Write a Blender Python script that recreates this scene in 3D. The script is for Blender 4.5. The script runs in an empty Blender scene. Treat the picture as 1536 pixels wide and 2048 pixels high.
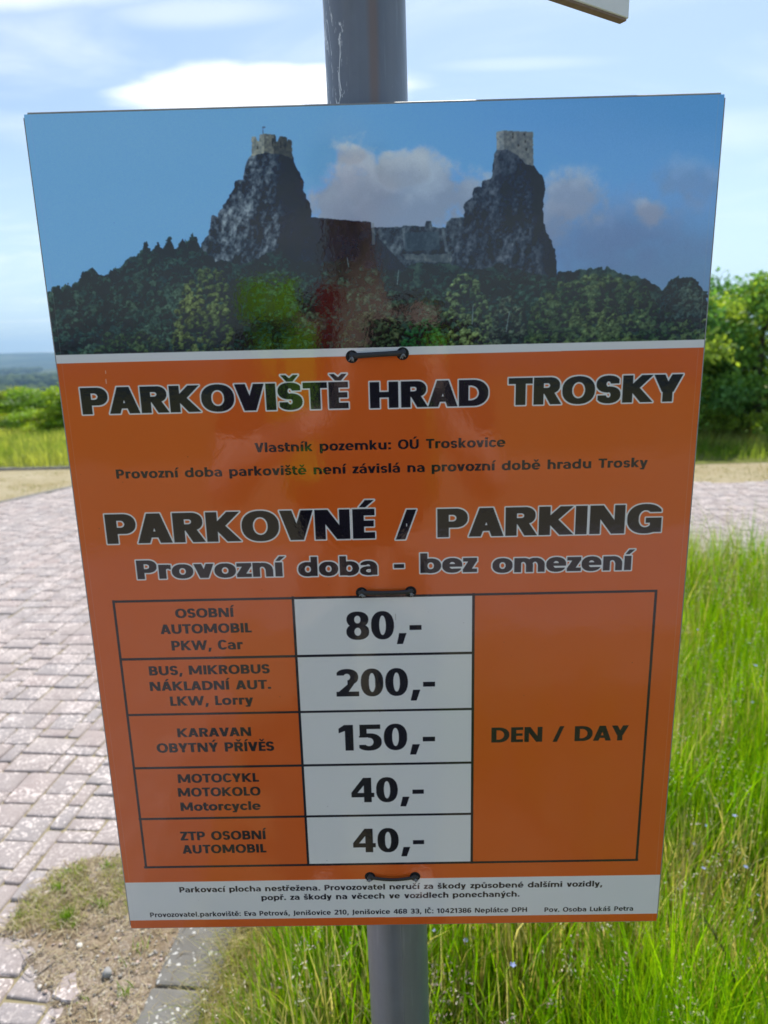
import bpy, bmesh, math, random
import numpy as np
from mathutils import Vector, Matrix, noise as mnoise
R_ = math.radians
C = bpy.context.scene.collection
sc = bpy.context.scene
random.seed(7)

# ------------------------------------------------------------------ camera
EYE = 1.6
PITCH, ROLL, YAW = 0.23328, -0.02443, 0.01256
def cam_axes():
    cy, sy, cp, sp = math.cos(YAW), math.sin(YAW), math.cos(PITCH), math.sin(PITCH)
    f = Vector((-sy*cp, cy*cp, -sp)); rt = Vector((cy, sy, 0)); up = rt.cross(f); c, s = math.cos(ROLL), math.sin(ROLL)
    return rt*c+up*s, up*c-rt*s, f
RT, UP, FW = cam_axes()
cd = bpy.data.cameras.new('camera'); cam = bpy.data.objects.new('camera', cd); C.objects.link(cam); sc.camera = cam
cam.matrix_world = Matrix(((RT.x, UP.x, -FW.x, 0), (RT.y, UP.y, -FW.y, 0), (RT.z, UP.z, -FW.z, EYE), (0, 0, 0, 1)))
cd.sensor_fit = 'VERTICAL'; cd.sensor_height = 36; cd.lens = 36*1360/2048
cd.clip_start = .02; cd.clip_end = 30000
cd.dof.use_dof = True; cd.dof.focus_distance = .665; cd.dof.aperture_fstop = 7.0
def seen(x, y, z):                      # where a point falls in the frame (0..1 across, 0..1 down); only used to choose which pavers become objects of their own
    p = Vector((x, y, z-EYE)); d = p.dot(FW)
    if d < .05: return None
    return .5+p.dot(RT)/d*1360/1536, .5-p.dot(UP)/d*1360/2048

# ------------------------------------------------------------------ sky, sun, exposure
SUN_EL, SUN_AZ = 58, 14                # azimuth from +Y (straight ahead) towards +X
world = bpy.data.worlds.new('World'); sc.world = world; world.use_nodes = True
nt = world.node_tree; N = nt.nodes; LK = nt.links
for n in list(N): N.remove(n)
def nd(t, **k):
    n = N.new(t)
    for a, b in k.items(): setattr(n, a, b)
    return n
wo = nd('ShaderNodeOutputWorld'); bg = nd('ShaderNodeBackground'); bg.inputs[1].default_value = 1.0
sky = nd('ShaderNodeTexSky', sky_type='NISHITA'); sky.sun_disc = False; sky.sun_elevation = R_(SUN_EL); sky.sun_rotation = R_(SUN_AZ)
sky.altitude = 400; sky.air_density = 1.0; sky.dust_density = 1.2; sky.ozone_density = 1.2
SKY = .15
mul = nd('ShaderNodeVectorMath', operation='SCALE'); mul.inputs['Scale'].default_value = SKY; LK.new(sky.outputs[0], mul.inputs[0])
tc = nd('ShaderNodeTexCoord'); sep = nd('ShaderNodeSeparateXYZ'); LK.new(tc.outputs['Generated'], sep.inputs[0])
def M(op, a, b=None, clamp=False):
    n = nd('ShaderNodeMath', operation=op); n.use_clamp = clamp
    for i, v in enumerate((a, b)):
        if v is None: continue
        if isinstance(v, (int, float)): n.inputs[i].default_value = v
        else: LK.new(v, n.inputs[i])
    return n.outputs[0]
zc = M('MAXIMUM', sep.outputs['Z'], .0); zz = M('ADD', zc, .12)
cx = M('DIVIDE', sep.outputs['X'], zz); cyy = M('DIVIDE', sep.outputs['Y'], zz)
cmb = nd('ShaderNodeCombineXYZ'); LK.new(M('MULTIPLY', cx, .8), cmb.inputs[0]); LK.new(M('MULTIPLY', cyy, 1.5), cmb.inputs[1])
n1 = nd('ShaderNodeTexNoise'); n1.inputs['Scale'].default_value = 1.1; n1.inputs['Detail'].default_value = 6; n1.inputs['Roughness'].default_value = .55; n1.inputs['Distortion'].default_value = .6; LK.new(cmb.outputs[0], n1.inputs['Vector'])
r1 = nd('ShaderNodeMapRange'); r1.interpolation_type = 'SMOOTHSTEP'; r1.inputs[1].default_value = .44; r1.inputs[2].default_value = .78; LK.new(n1.outputs['Fac'], r1.inputs[0])
# single clouds: soft lens shapes at a direction (x/y, z/y), only in the half of the sky ahead
def lens(u0, v0, ru, rv, k, soft=1.0):
    u = M('DIVIDE', sep.outputs['X'], M('MAXIMUM', sep.outputs['Y'], .05)); v = M('DIVIDE', sep.outputs['Z'], M('MAXIMUM', sep.outputs['Y'], .05))
    a = M('DIVIDE', M('SUBTRACT', u, u0), ru); b = M('DIVIDE', M('SUBTRACT', v, v0), rv)
    d = M('SQRT', M('ADD', M('MULTIPLY', a, a), M('MULTIPLY', b, b)))
    d = M('ADD', d, M('MULTIPLY', M('SUBTRACT', n1.outputs['Fac'], .5), 1.6))
    m = nd('ShaderNodeMapRange'); m.interpolation_type = 'SMOOTHSTEP'; m.inputs[1].default_value = 1.0+.1*soft; m.inputs[2].default_value = 1.0-.55*soft; LK.new(d, m.inputs[0])
    return M('MULTIPLY', m.outputs[0], k)
cl = M('MULTIPLY', r1.outputs[0], .4)
for a in ((-.15, .340, .21, .036, 1.0, .7), (-.50, .465, .26, .04, .75, 1.5), (-.24, .43, .16, .02, .3, 1.6), (.17, .36, .13, .010, .2, 1.6), (.34, .27, .3, .03, .3, 1.8)): cl = M('MAXIMUM', cl, lens(*a))
hz = nd('ShaderNodeMapRange'); hz.interpolation_type = 'SMOOTHSTEP'; hz.inputs[1].default_value = .30; hz.inputs[2].default_value = 0; LK.new(sep.outputs['Z'], hz.inputs[0])
# the glare round the sun pales the sky ahead; behind the camera it is a plainer, deeper blue
aur = nd('ShaderNodeVectorMath', operation='DOT_PRODUCT'); LK.new(tc.outputs['Generated'], aur.inputs[0]); aur.inputs[1].default_value = (math.sin(R_(SUN_AZ))*math.cos(R_(SUN_EL)), math.cos(R_(SUN_AZ))*math.cos(R_(SUN_EL)), math.sin(R_(SUN_EL)))
aum = nd('ShaderNodeMapRange'); aum.interpolation_type = 'SMOOTHSTEP'; aum.inputs[1].default_value = -.35; aum.inputs[2].default_value = .62; aum.inputs[3].default_value = .45; LK.new(aur.outputs['Value'], aum.inputs[0])
mixh = nd('ShaderNodeMix', data_type='RGBA'); LK.new(M('MULTIPLY', M('MULTIPLY', hz.outputs[0], .78), aum.outputs[0]), mixh.inputs[0]); LK.new(mul.outputs[0], mixh.inputs[6]); mixh.inputs[7].default_value = (.86, 1.08, 1.14, 1)
pal = nd('ShaderNodeMix', data_type='RGBA'); LK.new(M('MULTIPLY', aum.outputs[0], .30), pal.inputs[0]); LK.new(mixh.outputs[2], pal.inputs[6]); pal.inputs[7].default_value = (.56, .76, .98, 1)
mixc = nd('ShaderNodeMix', data_type='RGBA'); LK.new(cl, mixc.inputs[0]); LK.new(pal.outputs[2], mixc.inputs[6]); mixc.inputs[7].default_value = (1.3, 1.32, 1.34, 1)
LK.new(mixc.outputs[2], bg.inputs[0]); LK.new(bg.outputs[0], wo.inputs[0])
sd = bpy.data.lights.new('sun', 'SUN'); sun = bpy.data.objects.new('sun', sd); C.objects.link(sun)
sd.energy = 5.0; sd.angle = R_(.53); sd.color = (1, .955, .89)
sv = Vector((math.sin(R_(SUN_AZ))*math.cos(R_(SUN_EL)), math.cos(R_(SUN_AZ))*math.cos(R_(SUN_EL)), math.sin(R_(SUN_EL))))
sun.rotation_euler = sv.to_track_quat('Z', 'Y').to_euler(); sun.location = sv*30
sc.view_settings.view_transform = 'Standard'; sc.view_settings.look = 'None'; sc.view_settings.gamma = 1
sc.view_settings.exposure = 0.1

# ------------------------------------------------------------------ helpers
def tag(o, label=None, cat=None, group=None, kind=None):
    for k, v in (('label', label), ('category', cat), ('group', group), ('kind', kind)):
        if v: o[k] = v
    return o
def link(name, me, mat=None, parent=None):
    o = bpy.data.objects.new(name, me); C.objects.link(o)
    if mat is not None and me is not None:
        if not me.materials: me.materials.append(mat)
    if parent is not None: o.parent = parent
    return o
def empty(name, loc=(0, 0, 0), rz=0):
    o = bpy.data.objects.new(name, None); C.objects.link(o); o.location = loc; o.rotation_euler = (0, 0, rz); o.empty_display_size = .1
    return o
def mesh_np(name, V, F, col=None, smooth=False):
    """V (n,3), F (m,k) with constant k; col (n,3) point colours"""
    V = np.asarray(V, np.float32); F = np.asarray(F, np.int32); me = bpy.data.meshes.new(name); k = F.shape[1]
    me.vertices.add(len(V)); me.vertices.foreach_set('co', V.ravel()); me.loops.add(F.size); me.loops.foreach_set('vertex_index', F.ravel())
    me.polygons.add(len(F)); me.polygons.foreach_set('loop_start', np.arange(0, F.size, k, dtype=np.int32)); me.polygons.foreach_set('loop_total', np.full(len(F), k, np.int32))
    if smooth: me.polygons.foreach_set('use_smooth', np.ones(len(F), bool))
    me.update(calc_edges=True)
    if col is not None:
        a = me.color_attributes.new('tint', 'FLOAT_COLOR', 'POINT'); c = np.ones((len(V), 4), np.float32); c[:, :3] = col; a.data.foreach_set('color', c.ravel())
    return me
def bm_mesh(name, bm, smooth=False):
    bmesh.ops.recalc_face_normals(bm, faces=bm.faces)
    me = bpy.data.meshes.new(name); bm.to_mesh(me); bm.free()
    if smooth: me.polygons.foreach_set('use_smooth', np.ones(len(me.polygons), bool))
    return me
def bm_box(bm, x0, y0, z0, x1, y1, z1, bevel=0, seg=2):
    r = bmesh.ops.create_cube(bm, size=1); vs = r['verts']
    for v in vs: v.co = Vector(((x0+x1)/2+v.co.x*(x1-x0), (y0+y1)/2+v.co.y*(y1-y0), (z0+z1)/2+v.co.z*(z1-z0)))
    if bevel:
        es = list({e for v in vs for e in v.link_edges}); bmesh.ops.bevel(bm, geom=es, offset=bevel, segments=seg, affect='EDGES', profile=.6)
def bm_tube(bm, pts, rad, seg=10, cap=True):
    pts = [Vector(p) for p in pts]; rings = []; n = len(pts); ref = Vector((.13, .27, .95)).normalized()
    for i, p in enumerate(pts):
        t = (pts[min(i+1, n-1)]-pts[max(i-1, 0)]).normalized(); a = t.cross(ref)
        if a.length < .05: a = t.cross(Vector((1, 0, 0)))
        a.normalize(); b = t.cross(a); r = rad[i] if hasattr(rad, '__len__') else rad
        rings.append([bm.verts.new(p+(a*math.cos(2*math.pi*k/seg)+b*math.sin(2*math.pi*k/seg))*r) for k in range(seg)])
    for i in range(n-1):
        for k in range(seg): bm.faces.new((rings[i][k], rings[i][(k+1) % seg], rings[i+1][(k+1) % seg], rings[i+1][k]))
    if cap: bm.faces.new(rings[0][::-1]); bm.faces.new(rings[-1])
# materials
class Mat:
    def __init__(s, name):
        s.m = bpy.data.materials.new(name); s.m.use_nodes = True; s.t = s.m.node_tree; s.n = s.t.nodes; s.l = s.t.links
        s.b = s.n['Principled BSDF']; s.out = s.n['Material Output']
    def node(s, t, **k):
        n = s.n.new(t)
        for a, b in k.items(): setattr(n, a, b)
        return n
    def pos(s, kind='Object'): return s.node('ShaderNodeTexCoord').outputs[kind]
    def noise(s, vec, scale, det=5, rough=.55, out='Fac', dist=0):
        n = s.node('ShaderNodeTexNoise'); n.inputs['Scale'].default_value = scale; n.inputs['Detail'].default_value = det; n.inputs['Roughness'].default_value = rough; n.inputs['Distortion'].default_value = dist
        s.l.new(vec, n.inputs['Vector']); return n.outputs[out]
    def ramp(s, fac, stops, mode='LINEAR'):
        n = s.node('ShaderNodeValToRGB'); e = n.color_ramp; e.interpolation = mode
        while len(e.elements) < len(stops): e.elements.new(.5)
        for i, (p, c) in enumerate(stops): e.elements[i].position = p; e.elements[i].color = (*c, 1) if hasattr(c, '__len__') else (c, c, c, 1)
        s.l.new(fac, n.inputs[0]); return n.outputs[0]
    def mix(s, fac, a, b, mode='MIX'):
        n = s.node('ShaderNodeMix', data_type='RGBA', blend_type=mode)
        for i, v in ((0, fac), (6, a), (7, b)):
            if isinstance(v, (int, float)): n.inputs[i].default_value = v if i == 0 else (v, v, v, 1)
            elif isinstance(v, tuple): n.inputs[i].default_value = (*v, 1)
            else: s.l.new(v, n.inputs[i])
        return n.outputs[2]
    def math(s, op, a, b=None, clamp=False):
        n = s.node('ShaderNodeMath', operation=op); n.use_clamp = clamp
        for i, v in enumerate((a, b)):
            if v is None: continue
            if isinstance(v, (int, float)): n.inputs[i].default_value = v
            else: s.l.new(v, n.inputs[i])
        return n.outputs[0]
    def bump(s, h, strength=.4, dist=.01):
        n = s.node('ShaderNodeBump'); n.inputs['Strength'].default_value = strength; n.inputs['Distance'].default_value = dist; s.l.new(h, n.inputs['Height']); return n.outputs[0]
    def set(s, **k):
        for a, v in k.items():
            i = s.b.inputs[a.replace('_', ' ')]
            if isinstance(v, (int, float)): i.default_value = v
            elif isinstance(v, tuple): i.default_value = (*v, 1) if len(v) == 3 else v
            else: s.l.new(v, i)
        return s
def foliage_mat(name, trans=.5, rough=.5, spec=.25, attr='tint', var=None):
    m = Mat(name); a = m.node('ShaderNodeAttribute', attribute_name=attr); col = a.outputs['Color']
    if var:
        f = m.noise(m.pos('Object'), var, 2); col = m.mix(.5, col, m.mix(f, (.4, .5, .35), (1.3, 1.25, 1.1)), 'MULTIPLY')
    m.set(Base_Color=col, Roughness=rough, Specular_IOR_Level=spec)
    tr = m.node('ShaderNodeBsdfTranslucent'); g = m.node('ShaderNodeGamma'); g.inputs[1].default_value = 1.0
    hs = m.mix(1.0, col, (1.25, 1.2, .5), 'MULTIPLY'); m.l.new(hs, tr.inputs[0])
    mx = m.node('ShaderNodeMixShader'); mx.inputs[0].default_value = trans; m.l.new(m.b.outputs[0], mx.inputs[1]); m.l.new(tr.outputs[0], mx.inputs[2]); m.l.new(mx.outputs[0], m.out.inputs[0])
    return m.m
def blades(P, H, Wd, lean, az, col, tipcol=None, seg=3, droop=1.6, rs=np.random):
    """many grass blades as one array: P (n,3) roots, H heights, Wd widths, lean = sideways reach as a share of the height"""
    n = len(P); ts = np.linspace(0, 1, seg+1); d = np.stack([np.cos(az), np.sin(az), 0*az], 1); sa = az+rs.uniform(.6, 2.5, n); s = np.stack([np.cos(sa), np.sin(sa), 0*az], 1)
    V = []; Cc = []
    for i, t in enumerate(ts):
        c = P+d*(H*lean*t**droop)[:, None]; c = c.copy(); c[:, 2] += H*(t-.25*lean*t**3)
        w = Wd*(1-t)**.6*.5; k = col*(.7+.3*t) if False else col
        if tipcol is not None: k = col*(1-t**2)+tipcol*t**2
        if i < seg: V += [c-s*w[:, None], c+s*w[:, None]]; Cc += [k, k]
        else: V += [c]; Cc += [k]
    m = 2*seg+1; V = np.stack(V, 1).reshape(-1, 3); Cc = np.stack(Cc, 1).reshape(-1, 3); F = []
    for i in range(seg-1): a = 2*i; F += [(a, a+1, a+3), (a, a+3, a+2)]
    F += [(2*seg-2, 2*seg-1, 2*seg)]
    F = (np.array(F)[None]+(np.arange(n)*m)[:, None, None]).reshape(-1, 3)
    return V, F, Cc
def join_np(parts):
    V, F, Cc, o = [], [], [], 0
    for v, f, c in parts: V.append(v); F.append(f+o); Cc.append(c); o += len(v)
    return np.concatenate(V), np.concatenate(F), np.concatenate(Cc)

SIGN_W, SIGN_H, PRINT_LIGHT = .594, .8338, .45
# ------------------------------------------------------------------ the printed face of the sign (flat print, computed)
# Lettering is a bold humanist sans built from plain shapes on a small raster, one glyph at a time.
class Ras:
    def __init__(s, W, H, px, x0, y0):
        s.px = px; s.x0 = x0; s.y0 = y0
        xs = x0 + (np.arange(int(W*px)+2)+.5)/px; ys = y0 + (np.arange(int(H*px)+2)+.5)/px
        s.X, s.Y = np.meshgrid(xs, ys); s.m = np.zeros(s.X.shape, bool)
def rect(r, x0, y0, x1, y1): return (r.X >= x0) & (r.X <= x1) & (r.Y >= y0) & (r.Y <= y1)
def inpoly(X, Y, pts):
    m = np.zeros(X.shape, bool); n = len(pts)
    for i in range(n):
        x0, y0 = pts[i]; x1, y1 = pts[(i+1) % n]
        if y0 == y1: continue
        c = ((y0 > Y) != (y1 > Y)) & (X < (x1-x0)*(Y-y0)/(y1-y0)+x0)
        m ^= c
    return m
def poly(r, pts): return inpoly(r.X, r.Y, pts)
def slant(r, x0, y0, x1, y1, t, t1=None):
    t1 = t if t1 is None else t1
    return poly(r, [(x0-t/2, y0), (x0+t/2, y0), (x1+t1/2, y1), (x1-t1/2, y1)])
def ell(r, x0, y0, x1, y1, p=2.25):
    cx, cy, rx, ry = (x0+x1)/2, (y0+y1)/2, max((x1-x0)/2, 1e-4), max((y1-y0)/2, 1e-4)
    return (np.abs((r.X-cx)/rx)**p + np.abs((r.Y-cy)/ry)**p) <= 1
def ring(r, x0, y0, x1, y1, w, h): return ell(r, x0, y0, x1, y1) & ~ell(r, x0+w, y0+h, x1-w, y1-h, 2.1)
def half(r, x0, y0, x1, y1):
    rx = min((y1-y0)*.56, x1-x0); xc = x1-rx
    return rect(r, x0, y0, xc, y1) | (ell(r, xc-rx, y0, x1, y1, 2.2) & (r.X >= xc))
def bowl(r, x0, y0, x1, y1, w, h): return half(r, x0, y0, x1, y1) & ~half(r, x0, y0+h, x1-w, y1-h)
XH, DS = .745, -.25
def arch(r, x0, x1, w, h, top=XH):          # n-shaped shoulder between two stems
    H = (x1-x0)*1.0
    return (ring(r, x0-.04, top-H, x1, top, w, h) & (r.Y > top-H/2) & (r.X > x0+w*.5)) | rect(r, x1-w, 0, x1, top-H/2)
def esse(r, W, t, w, h, o=.015):
    m = (t)/2
    a = ring(r, 0, m-h*.52, W-.01, t+o, w, h) & ~(rect(r, W*.5, -1, 9, t-h*1.32)) 
    a &= ~rect(r, W*.93, -1, 9, 9)
    b = ring(r, 0, -o, W, m+h*.52, w, h) & ~(rect(r, -1, h*1.32, W*.5, 9))
    b &= ~rect(r, -1, -1, W*.06, h*1.6)
    d = poly(r, [(W*.30, m+h*.50), (W*.30, m-h*.30), (W*.70, m-h*.50), (W*.70, m+h*.30)])
    return a | b | d
def glyph(r, ch, w, h, c):
    """returns (mask, width, left bearing class, right bearing class)"""
    g = ch; R = rect; S, O, D = 'S', 'O', 'D'
    base = {'Š':'S','Ě':'E','É':'E','Í':'I','Ú':'U','Ý':'Y','Ř':'R','Č':'C','Á':'A','ě':'e','š':'s','í':'i','á':'a','č':'c','é':'e','ř':'r','ů':'u','ý':'y','ž':'z'}
    if ch in base:
        m, W, a, b = glyph(r, base[ch], w, h, c)
        up = ch.isupper(); y = 1.055 if up else XH+.085; cx = W/2
        if ch in 'ůŠČŘĚÁ' or True: pass
        if base[ch] == 'i': m = R(r, 0, 0, w, XH)
        if base[ch] == 'a': cx = W*.5
        q = max(w*.5, .14)
        if ch in 'ŠĚŘČěščřž':
            m = m | poly(r, [(cx-q*1.75, y+.24), (cx-q*.75, y+.24), (cx, y+.12), (cx+q*.75, y+.24), (cx+q*1.75, y+.24), (cx+q*.62, y), (cx-q*.62, y)])
        elif ch == 'ů':
            m = m | ring(r, cx-.17, y-.03, cx+.17, y+.27, .085, .075)
        else:
            m = m | poly(r, [(cx-q*.8, y), (cx+q*.35, y), (cx+q*1.9, y+.24), (cx+q*.3, y+.24)])
        return m, W, a, b
    if g == 'A':
        W = 2*w+c*.95; t = w*1.06; m = slant(r, t/2, 0, W/2-t*.06, 1, t) | slant(r, W-t/2, 0, W/2+t*.06, 1, t)
        m |= R(r, W*.25, .19, W*.75, .19+h*.95) ; m &= poly(r, [(0, 0), (W/2-t*.58, 1), (W/2+t*.58, 1), (W, 0)])
        return m, W, D, D
    if g == 'B':
        W = 2*w+c*.62; return R(r, 0, 0, w, 1) | bowl(r, 0, 0, W, .5+h*.5, w, h) | bowl(r, 0, .5-h*.42, W-.05, 1, w, h), W, S, O
    if g in 'CG':
        W = 2*w+c*(.72 if g == 'C' else .9); m = ring(r, 0, -.015, W+.06, 1.015, w, h) & ~R(r, W*.98, -1, 9, 9)
        m &= ~R(r, W*.52, h*1.25, 9, 1-h*1.25)
        if g == 'G': m |= R(r, W-w, .03, W, .53) | R(r, W-w-.13, .53-h*.8, W, .53); m |= ring(r, 0, -.015, W+.06, 1.015, w, h) & R(r, W*.5, 0, W, .3)
        return m, W, O, (O if g == 'C' else S)
    if g == 'D': W = 2*w+c*.95; return R(r, 0, 0, w, 1) | bowl(r, 0, 0, W, 1, w, h), W, S, O
    if g in 'EF':
        W = w+c*.85; return R(r, 0, 0, w, 1) | R(r, 0, 1-h, W, 1) | R(r, 0, .5-h*.42, W*.95, .5+h*.5) | (R(r, 0, 0, W, h) if g == 'E' else False), W, S, D
    if g == 'H': W = 2*w+c*.85; return R(r, 0, 0, w, 1) | R(r, W-w, 0, W, 1) | R(r, 0, .5-h*.45, W, .5+h*.55), W, S, S
    if g == 'I': return R(r, 0, 0, w, 1), w, S, S
    if g == 'J': W = w+.12; return R(r, .12, .1, W, 1) | (ring(r, -.35, -.2, W, .45, w, h) & R(r, 0, -.2, W, .14)), W, D, S
    if g == 'K':
        W = 2*w+c*.95; m = R(r, 0, 0, w, 1) | slant(r, w*.95, .47, W-w*.62, 1, w*1.15) | slant(r, w*1.15, .53, W-w*.62, 0, w*1.15, w*1.25)
        return m, W, S, D
    if g == 'L': W = w+c*.75; return R(r, 0, 0, w, 1) | R(r, 0, 0, W, h), W, S, D
    if g == 'M':
        W = 2*w+c*1.55; t = w*1.05; m = R(r, 0, 0, w, 1) | R(r, W-w, 0, W, 1) | slant(r, t*.55, 1, W/2, .12, t, t*.9) | slant(r, W-t*.55, 1, W/2, .12, t, t*.9)
        return m, W, S, S
    if g == 'N': W = 2*w+c*.95; t = w*1.05; return R(r, 0, 0, w*.92, 1) | R(r, W-w*.92, 0, W, 1) | slant(r, t*.55, 1, W-t*.55, 0, t*1.1), W, S, S
    if g == 'O': W = 2*w+c*1.15; return ring(r, 0, -.015, W, 1.015, w, h), W, O, O
    if g == 'P': W = 2*w+c*.6; return R(r, 0, 0, w, 1) | bowl(r, 0, .33, W, 1, w, h), W, S, O
    if g == 'R':
        W = 2*w+c*.62; m = R(r, 0, 0, w, 1) | bowl(r, 0, .40, W-.02, 1, w, h) | slant(r, W*.56, .45, W-w*.45, 0, w*1.05, w*1.12)
        return m, W+.03, S, D
    if g == 'S': W = 1.75*w+c*.62; return esse(r, W, 1, w, h), W, O, O
    if g == 'T': W = w+c*1.25; return R(r, 0, 1-h, W, 1) | R(r, W/2-w/2, 0, W/2+w/2, 1), W, D, D
    if g == 'U': W = 2*w+c*.85; return R(r, 0, .4, w, 1) | R(r, W-w, .4, W, 1) | (ring(r, 0, -.015, W, .82, w, h) & (r.Y < .41)), W, S, S
    if g == 'V': W = 2*w+c*.85; t = w*1.08; return slant(r, t/2, 1, W/2-t*.04, 0, t) | slant(r, W-t/2, 1, W/2+t*.04, 0, t), W, D, D
    if g == 'W':
        W = 4*w+c*1.0; t = w*.98; a = W*.29
        return slant(r, t/2, 1, a, 0, t) | slant(r, W/2, 1, a, 0, t*.95) | slant(r, W/2, 1, W-a, 0, t*.95) | slant(r, W-t/2, 1, W-a, 0, t), W, D, D
    if g == 'Y': W = 2*w+c*.8; t = w*1.1; return R(r, W/2-w/2, 0, W/2+w/2, .45) | slant(r, t/2, 1, W/2-.01, .36, t) | slant(r, W-t/2, 1, W/2+.01, .36, t), W, D, D
    if g == 'Z': W = 1.4*w+c*.85; return R(r, .01, 1-h, W, 1) | R(r, 0, 0, W, h) | poly(r, [(0, h*.7), (w*1.25, h*.7), (W, 1-h*.7), (W-w*1.25, 1-h*.7)]), W, D, D
    # lower case
    cl = c*.92; W = 2*w+cl*.82
    if g == 'a':
        W = 2*w+cl*.55; m = R(r, W-w, 0, W, .46) | (ring(r, -.05, .0, W, XH+.01, w, h*.9) & (r.Y > .42) & ~R(r, -1, 0, W*.5, XH-h*1.05) & (r.X > .03))
        return m | ring(r, -.0, -.012, W+.02, .47, w*.92, h*.75) & (r.X < W), W, O, S
    if g in 'bp':
        m = ring(r, 0, -.012, W, XH+.012, w, h) | (R(r, 0, 0, w, 1.03) if g == 'b' else R(r, 0, DS, w, XH)); return m, W, S, O
    if g == 'd': return ring(r, 0, -.012, W, XH+.012, w, h) | R(r, W-w, 0, W, 1.03), W, O, S
    if g == 'c': W = 2*w+cl*.5; m = ring(r, 0, -.012, W+.04, XH+.012, w, h) & ~R(r, W*.97, -1, 9, 9) & ~R(r, W*.53, h*1.15, 9, XH-h*1.15); return m, W, O, D
    if g == 'e':
        W = 2*w+cl*.75; m = ring(r, 0, -.012, W, XH+.012, w, h) & ~R(r, W*.5, h*.98, 9, .30); m |= R(r, w*.6, .30, W-.02, .30+h*.72); m &= ~R(r, W*.94, -1, 9, .3); return m, W, O, O
    if g in 'hn': W = 2*w+cl*.68; return R(r, 0, 0, w, 1.03 if g == 'h' else XH) | arch(r, 0, W, w, h), W, S, S
    if g == 'u':
        W = 2*w+cl*.68; H = W; return R(r, W-w, 0, W, XH) | R(r, 0, H/2, w, XH) | (ring(r, 0, -.012, W+.04, H, w, h) & (r.Y < H/2) & (r.X < W-w*.5)), W, S, S
    if g == 'm':
        a = w+cl*.62+w; W = a+cl*.62+w; return R(r, 0, 0, w, XH) | arch(r, 0, a, w, h) | arch(r, a-w, W, w, h), W, S, S
    if g == 'i': return R(r, 0, 0, w, XH) | R(r, 0, XH+.09, w, XH+.09+h*1.05), w, S, S
    if g == 'l': return R(r, 0, 0, w, 1.03), w, S, S
    if g == 'k': W = 2*w+cl*.62; return R(r, 0, 0, w, 1.03) | slant(r, w*.95, .35, W-w*.6, XH, w*1.05) | slant(r, w*1.1, .42, W-w*.58, 0, w*1.1, w*1.15), W, S, D
    if g == 'o': W = 2*w+cl*.8; return ring(r, 0, -.012, W, XH+.012, w, h), W, O, O
    if g == 'r': W = w+cl*.62; return R(r, 0, 0, w, XH) | (arch(r, 0, W+w*.95, w, h*1.05) & R(r, 0, XH-h*1.25, W, 9)), W, S, D
    if g == 's': W = 1.65*w+cl*.52; return esse(r, W, XH, w*.95, h*.88, .012), W, O, O
    if g == 't': W = w+cl*.58; return R(r, .07, .2, .07+w, .95) | R(r, 0, XH-h*.92, W+.03, XH) | (ring(r, .07, -.012, W+.30, .6, w, h*.95) & R(r, 0, -.1, W+.03, .3)), W+.03, D, D
    if g == 'v': W = 2*w+cl*.62; t = w*1.05; return slant(r, t/2, XH, W/2-t*.03, 0, t) | slant(r, W-t/2, XH, W/2+t*.03, 0, t), W, D, D
    if g == 'y': W = 2*w+cl*.62; t = w*1.05; k = (W/2-t*.45)/XH; return slant(r, t/2, XH, W/2, 0, t) | slant(r, W-t/2, XH, W/2+t*.03-k*.25, DS, t) | (R(r, W*.08, DS, W*.42, DS+h*.85)), W, D, D
    if g == 'z': W = 1.35*w+cl*.6; return R(r, .01, XH-h*.9, W, XH) | R(r, 0, 0, W, h*.9) | poly(r, [(0, h*.7), (w*1.2, h*.7), (W, XH-h*.7), (W-w*1.2, XH-h*.7)]), W, D, D
    # digits
    W = 2*w+c*.62
    if g == '0': return ring(r, 0, -.015, W, 1.015, w, h*.92), W, O, O
    if g == '1': return R(r, .22, 0, .22+w, 1) | poly(r, [(.0, .86), (.0, .68), (.25, .78), (.25+w*.5, 1), (.2, 1)]), .22+w+.1, O, O
    if g == '2':
        m = ring(r, -.02, .42, W-.01, 1.015, w, h) & ((r.Y > .70) | (r.X > W*.5)); m &= ~R(r, -1, 0, W*.5, 1-h*1.25); m &= ~R(r, -1, 0, .03, 2)
        return m | R(r, 0, 0, W, h) | poly(r, [(0, h*.6), (w*1.35, h*.6), (W-.02, .66), (W-w*1.02, .62), (W*.5, .44)]), W, O, O
    if g == '3':
        a = ring(r, -.05, .5-h*.42, W-.03, 1.015, w, h) & ~R(r, -1, 0, W*.45, 1-h*1.2); b = ring(r, -.05, -.015, W, .5+h*.5, w, h) & ~R(r, -1, h*1.2, W*.42, 2)
        return (a | b | R(r, W*.25, .5-h*.42, W*.6, .5+h*.5)) & (r.X > .02), W, O, O
    if g == '4': W = W*1.06; return R(r, W-w-.1, 0, W-.1, 1) | R(r, 0, .21, W, .21+h) | poly(r, [(0, .21), (0, .40), (W-w-.12, 1), (W-.1, 1), (W-w-.1+w*.3, .80), (w*.72, .36)]), W, O, O
    if g == '5':
        b = ring(r, -.08, -.015, W, .66, w, h) & ~R(r, -1, h*1.2, W*.42, .66-h*.9); return (b & (r.X > .02)) | R(r, .05, 1-h, W-.04, 1) | R(r, .05, .5, .05+w*.85, 1), W, O, O
    if g == '6':
        a = ring(r, 0, -.015, W+.12, 1.015, w, h) & ((r.X < W*.5) | (r.Y > .9-h)) & ~R(r, W*.93, 0, 9, 9) & ~R(r, W*.5, .0, 9, 1-h*1.2)
        return a | ring(r, 0, -.015, W, .64, w, h*.9), W, O, O
    if g == '8': return ring(r, .02, .5-h*.36, W-.02, 1.015, w*.95, h*.85) | ring(r, 0, -.015, W, .5+h*.44, w, h*.85), W, O, O
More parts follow.
